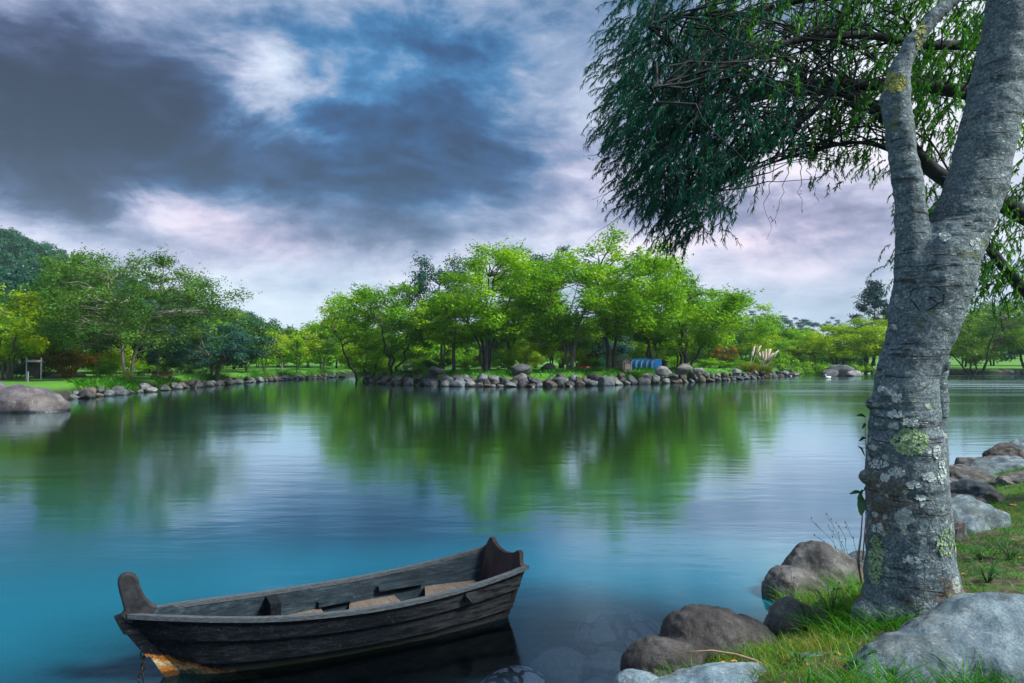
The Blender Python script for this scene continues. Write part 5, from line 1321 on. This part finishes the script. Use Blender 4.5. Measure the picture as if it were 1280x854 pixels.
# foliage low at the far right, seen past the trunk
cnt = 0
while cnt < 520:
    x = rnd.uniform(1222, 1345); y = rnd.uniform(180, 372)
    if y > 330 + (x - 1222) * .4 or noise.noise(Vector((x / 30, y / 30, 7))) < -.22: continue
    p = Q(x, y, WD); p.y = rnd.uniform(7.4, 9.6); cnt += 1; strand(p, rnd.uniform(.2, .45), (rnd.gauss(-.3, .5), rnd.gauss(0, .5)), 6, 1)
def narrow_leaves(name, C, Dn, length, width, mat):
    C = np.array([tuple(c) for c in C]); Dn = np.array([tuple(c) for c in Dn]); n = len(C); rng = np.random.default_rng(4)
    e = np.cross(Dn, rng.normal(size=(n, 3))); e /= np.linalg.norm(e, axis=1)[:, None]; L = (length * rng.uniform(.6, 1.3, n))[:, None]; w = width * rng.uniform(.7, 1.2, n)[:, None]
    g = np.array([0, 0, -1.0]) * L * .16
    V = np.stack([C, C + Dn * L * .45 + e * w, C + Dn * L + g, C + Dn * L * .45 - e * w], 1).reshape(-1, 3); F = np.arange(4 * n).reshape(n, 4)
    return mesh_np(name, V, F, [mat], False, attr=rng.random(n))
willow = empty('willow_tree', foot); tag(willow, 'dark tree whose hanging narrow-leaved foliage fills the upper right of the picture', 'tree')
def rebase(me):
    for v in me.vertices: v.co -= foot
    return me
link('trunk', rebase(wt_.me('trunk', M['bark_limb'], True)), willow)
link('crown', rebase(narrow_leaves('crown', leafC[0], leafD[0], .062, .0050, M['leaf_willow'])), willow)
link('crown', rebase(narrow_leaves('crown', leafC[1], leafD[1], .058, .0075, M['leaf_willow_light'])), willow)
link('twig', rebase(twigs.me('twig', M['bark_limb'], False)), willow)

# ------------------------------------------------------------------ grass and plants on the near bank
bpy.context.view_layer.update()
Vr = []; Fr = []
for o in NEAR_ROCKS:
    k = len(Vr); mw = o.matrix_world; Vr += [mw @ v.co for v in o.data.vertices]; Fr += [[i + k for i in f.vertices] for f in o.data.polygons]
rock_bvh = BVHTree.FromPolygons(Vr, Fr)
def surface_ok(x, y, z, margin=.02):
    h = rock_bvh.ray_cast(Vector((x, y, 4)), Vector((0, 0, -1)))
    return h[0] is None or h[0].z < z + margin
def grass_field(name, label, n, region, H, wid, mat, seed, weight, seg=4, droop=.55, clump=7, spread=.05):
    rnd = random.Random(seed); pts = []; tries = 0
    while len(pts) < n and tries < n * 12:
        tries += 1; x = rnd.uniform(region[0], region[1]); y = rnd.uniform(region[2], region[3])
        if rnd.random() > weight(x, y): continue
        for _ in range(clump):
            pts.append((x + rnd.gauss(0, spread), y + rnd.gauss(0, spread)))
    A = np.array(pts); s = pond_sd(A[:, 0], A[:, 1]); z = ground_h(A[:, 0], A[:, 1]); ok = s > .12
    A = A[ok]; z = z[ok]; keep = [surface_ok(A[i, 0], A[i, 1], z[i]) for i in range(len(A))]
    A = A[keep]; z = z[keep]; rts = np.column_stack([A, z - .01])
    return tag(link(name, blades(name, rts, H, droop, wid, mat, seed, seg, .5)), label, 'grass', kind='stuff')
def inview(x, y):
    px = 640 + x / max(y, .5) * FPX; return 720 < px < 1330
def pxw(x, y):
    z = .5; return 640 + x / y * FPX, 448 + (CAM_H - z) / y * FPX
def w_front(x, y):
    if not inview(x, y): return 0
    return max(0, .55 + .9 * noise.noise(Vector((x * 1.6, y * 1.6, 0)))) * (1.0 if y < 4.6 else .65)
def w_bright(x, y):
    if not inview(x, y): return 0
    return 1.0 if noise.noise(Vector((x * 1.1 + 3, y * 1.1, 5))) > -.12 else .45
grass_field('grass', 'green grass covering the near bank around trunk and boulders', 9500, (.9, 7.5, 2.9, 8.5), .13, .0060, 'grass', 21, w_front)
grass_field('short_grass', 'short lawn grass higher on the near bank at the right', 16000, (4.3, 16, 5.2, 14), .10, .008, 'grass', 22, w_bright)
grass_field('long_grass', 'long green grass blades rising in front of the big flat boulder', 1100, (1.5, 4.0, 3.35, 3.95), .24, .0075, 'grass', 23, lambda x, y: .5 + noise.noise(Vector((x * 2.2, y * 2.2, 2))), clump=5, spread=.03)
M['grass_yellow'] = leaf_mat('yellowing grass', (.05, .12, .01), (.14, .22, .02), (.32, .28, .05), dead=(.42, .20, .04), gloss=.015)
grass_field('dry_grass', 'yellowing short grass between the dark boulder and flat stone', 1800, (1.35, 2.3, 4.0, 5.0), .11, .005, 'grass_yellow', 24, lambda x, y: .8)
grass_field('bank_edge_grass', 'tangle of long dark grass left of the trunk foot', 2400, (2.2, 3.1, 4.75, 6.1), .24, .0065, 'grass', 25, lambda x, y: .75, droop=.8, spread=.06)
# broad-leaved weeds, each one a plant
def weed(loc, n, size, H, seed, label, cat='weed', name='weed_plant', group='leafy weeds on the near bank'):
    rnd = random.Random(seed); e = empty(name, loc); tag(e, label, cat, group); st = MB(); lf = MB()
    for i in range(n):
        a = rnd.uniform(0, 6.28); h = H * rnd.uniform(.25, 1); r = rnd.uniform(.25, 1) * H * .7; b = Vector((math.cos(a) * r, math.sin(a) * r, h)); d = Vector((math.cos(a), math.sin(a), rnd.uniform(-.3, .5))).normalized()
        st.tube([(0, 0, -.02), b * .5 + Vector((0, 0, h * .15)), b], [.004, .003, .002], 4, False); s = size * rnd.uniform(.6, 1.2); sd_ = d.cross(Vector((0, 0, 1))).normalized(); up = sd_.cross(d)
        cr = [(0, 0, 0), (.25, .20, .03), (.55, .24, .05), (.85, .12, .02), (1, 0, -.04)]
        L = [b + d * s * t + sd_ * s * w + up * s * z for t, w, z in cr]; Rr = [b + d * s * t - sd_ * s * w + up * s * z for t, w, z in cr[1:-1]]; Mid = [b + d * s * t for t in (.25, .55, .85)]
        V_ = L + Rr + Mid; lf.add(V_, [(0, 1, 8), (1, 2, 9, 8), (2, 3, 10, 9), (3, 4, 10), (0, 8, 5), (8, 9, 6, 5), (9, 10, 7, 6), (10, 4, 7)])
    st.build('stem', M['weed'], e, True); lf.build('leaves', M['weed'], e, True)
def gp(px, py, z=.35):
    p = P(px, py, z)
    for _ in range(4): p = P(px, py, max(gz(p.x, p.y), .02))
    return p
for i, (px, py, n, s, H, lb) in enumerate([(1010, 790, 26, .05, .22, 'leafy weed at the edge of the stones left of the flat boulder'), (1040, 775, 22, .045, .26, 'leafy weed among the long grass left of the trunk foot'), (1000, 832, 14, .06, .10, 'leafy weed beside the yellowing grass'),
                                        (1075, 838, 20, .07, .12, 'leafy weed in front of the left tip of the flat boulder'), (1165, 826, 26, .075, .14, 'leafy weed lying against the front of the flat boulder'), (1215, 835, 26, .08, .14, 'leafy weed at the lower right in front of the flat boulder'),
                                        (1235, 728, 22, .07, .16, 'leafy weed right of the trunk foot behind the flat boulder'), (1262, 700, 20, .06, .14, 'leafy weed near the right picture edge behind the flat boulder'), (1225, 700, 16, .05, .12, 'leafy weed against the right of the trunk foot'), (1120, 845, 16, .06, .10, 'leafy weed at the bottom edge below the flat boulder')]):
    weed(gp(px, py), n, s, H, 40 + i, lb)
# young shoot with large leaves beside the trunk
sp_ = gp(1078, 730); e = empty('sapling', sp_); tag(e, 'slender young shoot with large glossy leaves along the left of the trunk', 'sapling')
st = MB(); A = [Q(x, y, 5.25) - sp_ for x, y in [(1079, 735), (1072, 700), (1076, 670), (1078, 640), (1077, 612)]]; A[0] = Vector((0, 0, -.03)); st.tube(A, [.012, .010, .006, .004, .003], 6)
st.tube([Q(x, y, 5.2) - sp_ for x, y in [(1078, 700), (1082, 650), (1083, 590), (1082, 560), (1081, 520)]], [.006, .004, .003, .003, .002], 5); st.build('stem', M['straw'], e, True)
def big_leaf(px, py, tx, ty, w, seed):
    a = Q(px, py, 5.2) - sp_; b = Q(tx, ty, 5.2 - .03 * (seed % 3)) - sp_; d = b - a; sd_ = Vector((d.z, .35 * d.length, -d.x)).normalized() * w; m = MB()
    c1, c2, c3 = a + d * .3 + Vector((0, 0, .01)), a + d * .6 + Vector((0, -.01, .012)), a + d * .85
    m.add([a, c1 + sd_ * .8, c1, c1 - sd_ * .8, c2 + sd_, c2, c2 - sd_, c3 + sd_ * .5, c3, c3 - sd_ * .5, b], [(0, 1, 2), (0, 2, 3), (1, 4, 5, 2), (2, 5, 6, 3), (4, 7, 8, 5), (5, 8, 9, 6), (7, 10, 8), (8, 10, 9)])
    m.build('leaf', M['weed'], e, True)
for i, (a, b, c_, d_, w) in enumerate([(1078, 616, 1061, 617, .014), (1080, 612, 1071, 624, .012), (1077, 618, 1076, 645, .033), (1079, 614, 1086, 608, .016), (1083, 600, 1076, 592, .010), (1083, 548, 1073, 551, .012), (1083, 522, 1070, 519, .012), (1083, 530, 1077, 536, .012), (1082, 572, 1072, 556, .010)]): big_leaf(a, b, c_, d_, w, i)
# dry seed stalks over the pointed boulder
for j, (foot_px, tips) in enumerate([((1062, 712), [(1012, 650), (1030, 645)]), ((1062, 714), [(1036, 660), (1046, 655)]), ((1075, 716), [(1056, 653)]), ((1070, 716), [(1046, 690), (1022, 672)]), ((985, 770), [(986, 700), (977, 712)])]):
    fp = gp(*foot_px); e = empty('dry_stalk', fp)
    tag(e, ['tallest dry stalk with dark seed heads leaning left over the pointed boulder', 'dry seed stalk with two tips just left of the tallest grass', 'single straight dry stalk nearest the trunk', 'low dry stalk spreading left over the small pale stone', 'thin dry stalk in front of the pointed boulder, far left one'][j], 'dry stalk', 'dry seed stalks left of the trunk')
    b = MB(); hd = MB(); D0 = fp.y
    for tx, ty in tips:
        tip = Q(tx, ty, D0) - fp; pts = limb_pts((0, 0, -.02), tip, 8, (.05, 0, .06), rnd, .015); b.tube(pts, [.0035 - .0003 * k for k in range(9)], 4, False)
        for k in (5, 7, 8):
            q = pts[k] + Vector((rnd.gauss(0, .02), rnd.gauss(0, .01), rnd.uniform(0, .03))); b.tube([pts[k - 1], q], .0013, 3, False); hd.ico(q, (.006, .006, .011), 1)
    b.build('stem', M['dry'], e); hd.build('seed_head', M['dry'], e, True)
# dry stick lying over the dark boulder
b = MB(); pts = []
for x, y, z in [(858, 815, .26), (890, 813, .27), (920, 818, .27), (945, 826, .27), (965, 838, .27), (985, 842, .28)]: pts.append(P(x, y, z))
p0 = pts[0].copy(); b.tube([p - p0 for p in pts], [.004, .005, .007, .009, .010, .008], 6); b.tube([pts[3] - p0, P(955, 842, .27) - p0], [.006, .003], 5)
e = empty('dry_stick', p0); tag(e, 'pale dry stick lying across the low grey slab', 'stick'); b.build('twig', M['straw'], e, True)
# fallen leaves
def fallen(px, py, z, s, lab, seed):
    p = P(px, py, z); h = rock_bvh.ray_cast(Vector((p.x, p.y, 3)), Vector((0, 0, -1))); zz = max(gz(p.x, p.y), h[0].z if h[0] is not None else -9) + .006; rnd = random.Random(seed); m = MB(); ring = []
    for k in range(9): a = 2 * math.pi * k / 9; ring.append((math.cos(a) * s * (1.2 if k % 4 == 0 else .7), math.sin(a) * s * .6, rnd.uniform(0, .012)))
    m.add([(0, 0, .004)] + ring, [(0, k + 1, (k + 1) % 9 + 1) for k in range(9)]); tag(m.build('fallen_leaf', M['dead_leaf'], None, True, loc=(p.x, p.y, zz), rot=(0, 0, rnd.uniform(0, 6))), lab, 'leaf', 'fallen leaves')
fallen(917, 837, .22, .022, 'orange fallen leaf on the low grey slab', 1); fallen(903, 834, .22, .020, 'pale fallen leaf on the slab left of the orange one', 2)
fallen(1266, 627, .4, .06, 'orange fallen leaf on the bare soil by the right edge', 3); fallen(1022, 792, .25, .02, 'brown fallen leaf on the soil under the long grass', 4)
fallen(1160, 838, .5, .02, 'brown fallen leaf in the grass before the flat boulder', 5); fallen(1268, 672, .45, .03, 'rusty fallen leaf in the grass right of the layered rock', 6)
for i, (px, py) in enumerate([(1010, 815), (1048, 800), (980, 842), (1100, 846), (1225, 690), (1250, 655), (1205, 715), (1275, 700), (1240, 640)]):
    fallen(px, py, .4, [.016, .022, .014][i % 3] * (1.3 if py < 720 else 1), ['curled brown leaf between the weeds and the dry grass', 'small brown leaf in the long grass left of the flat boulder', 'small tan leaf beside the grey slab', 'tan leaf at the bottom edge in the grass', 'brown leaf in the grass behind the flat boulder', 'brown leaf on the soil above the layered rock',
           'leaf close to the right of the trunk foot', 'leaf in the grass at the right edge behind the flat boulder', 'leaf on the soil below the wedge boulder'][i], 60 + i)
# floating driftwood bits near the right shore
for i, (px, py, L) in enumerate([(1244, 566, .35), (1268, 560, .6)]):
    p = P(px, py, 0); b = MB(); b.tube([(-L / 2, 0, 0), (0, .02, .03), (L / 2, 0, .01)], [.02, .035, .015], 6); b.tube([(0, 0, .02), (-L * .2, 0, .10)], [.015, .005], 5)
    e = empty('driftwood', p); tag(e, ['smaller dark driftwood bit floating off the right shore', 'longer dark driftwood piece floating at the right edge'][i], 'driftwood', 'driftwood off the right shore'); b.build('branch', M['wood_dark'], e)

# ------------------------------------------------------------------ soft air: far things fade to blue
hz = bpy.data.materials.new('haze air'); hz.use_nodes = True; t = NT(hz.node_tree); t.n.clear()
pv = t.add('ShaderNodeVolumePrincipled'); pv.inputs['Color'].default_value = (.60, .86, 1.0, 1); pv.inputs['Density'].default_value = .00020; pv.inputs['Anisotropy'].default_value = 0.0
o_ = t.add('ShaderNodeOutputMaterial'); t.l.new(pv.outputs[0], o_.inputs['Volume'])
tag(MB().box((0, 500, 54.5), (7000, 9600, 115)).build('haze', hz), kind='stuff')
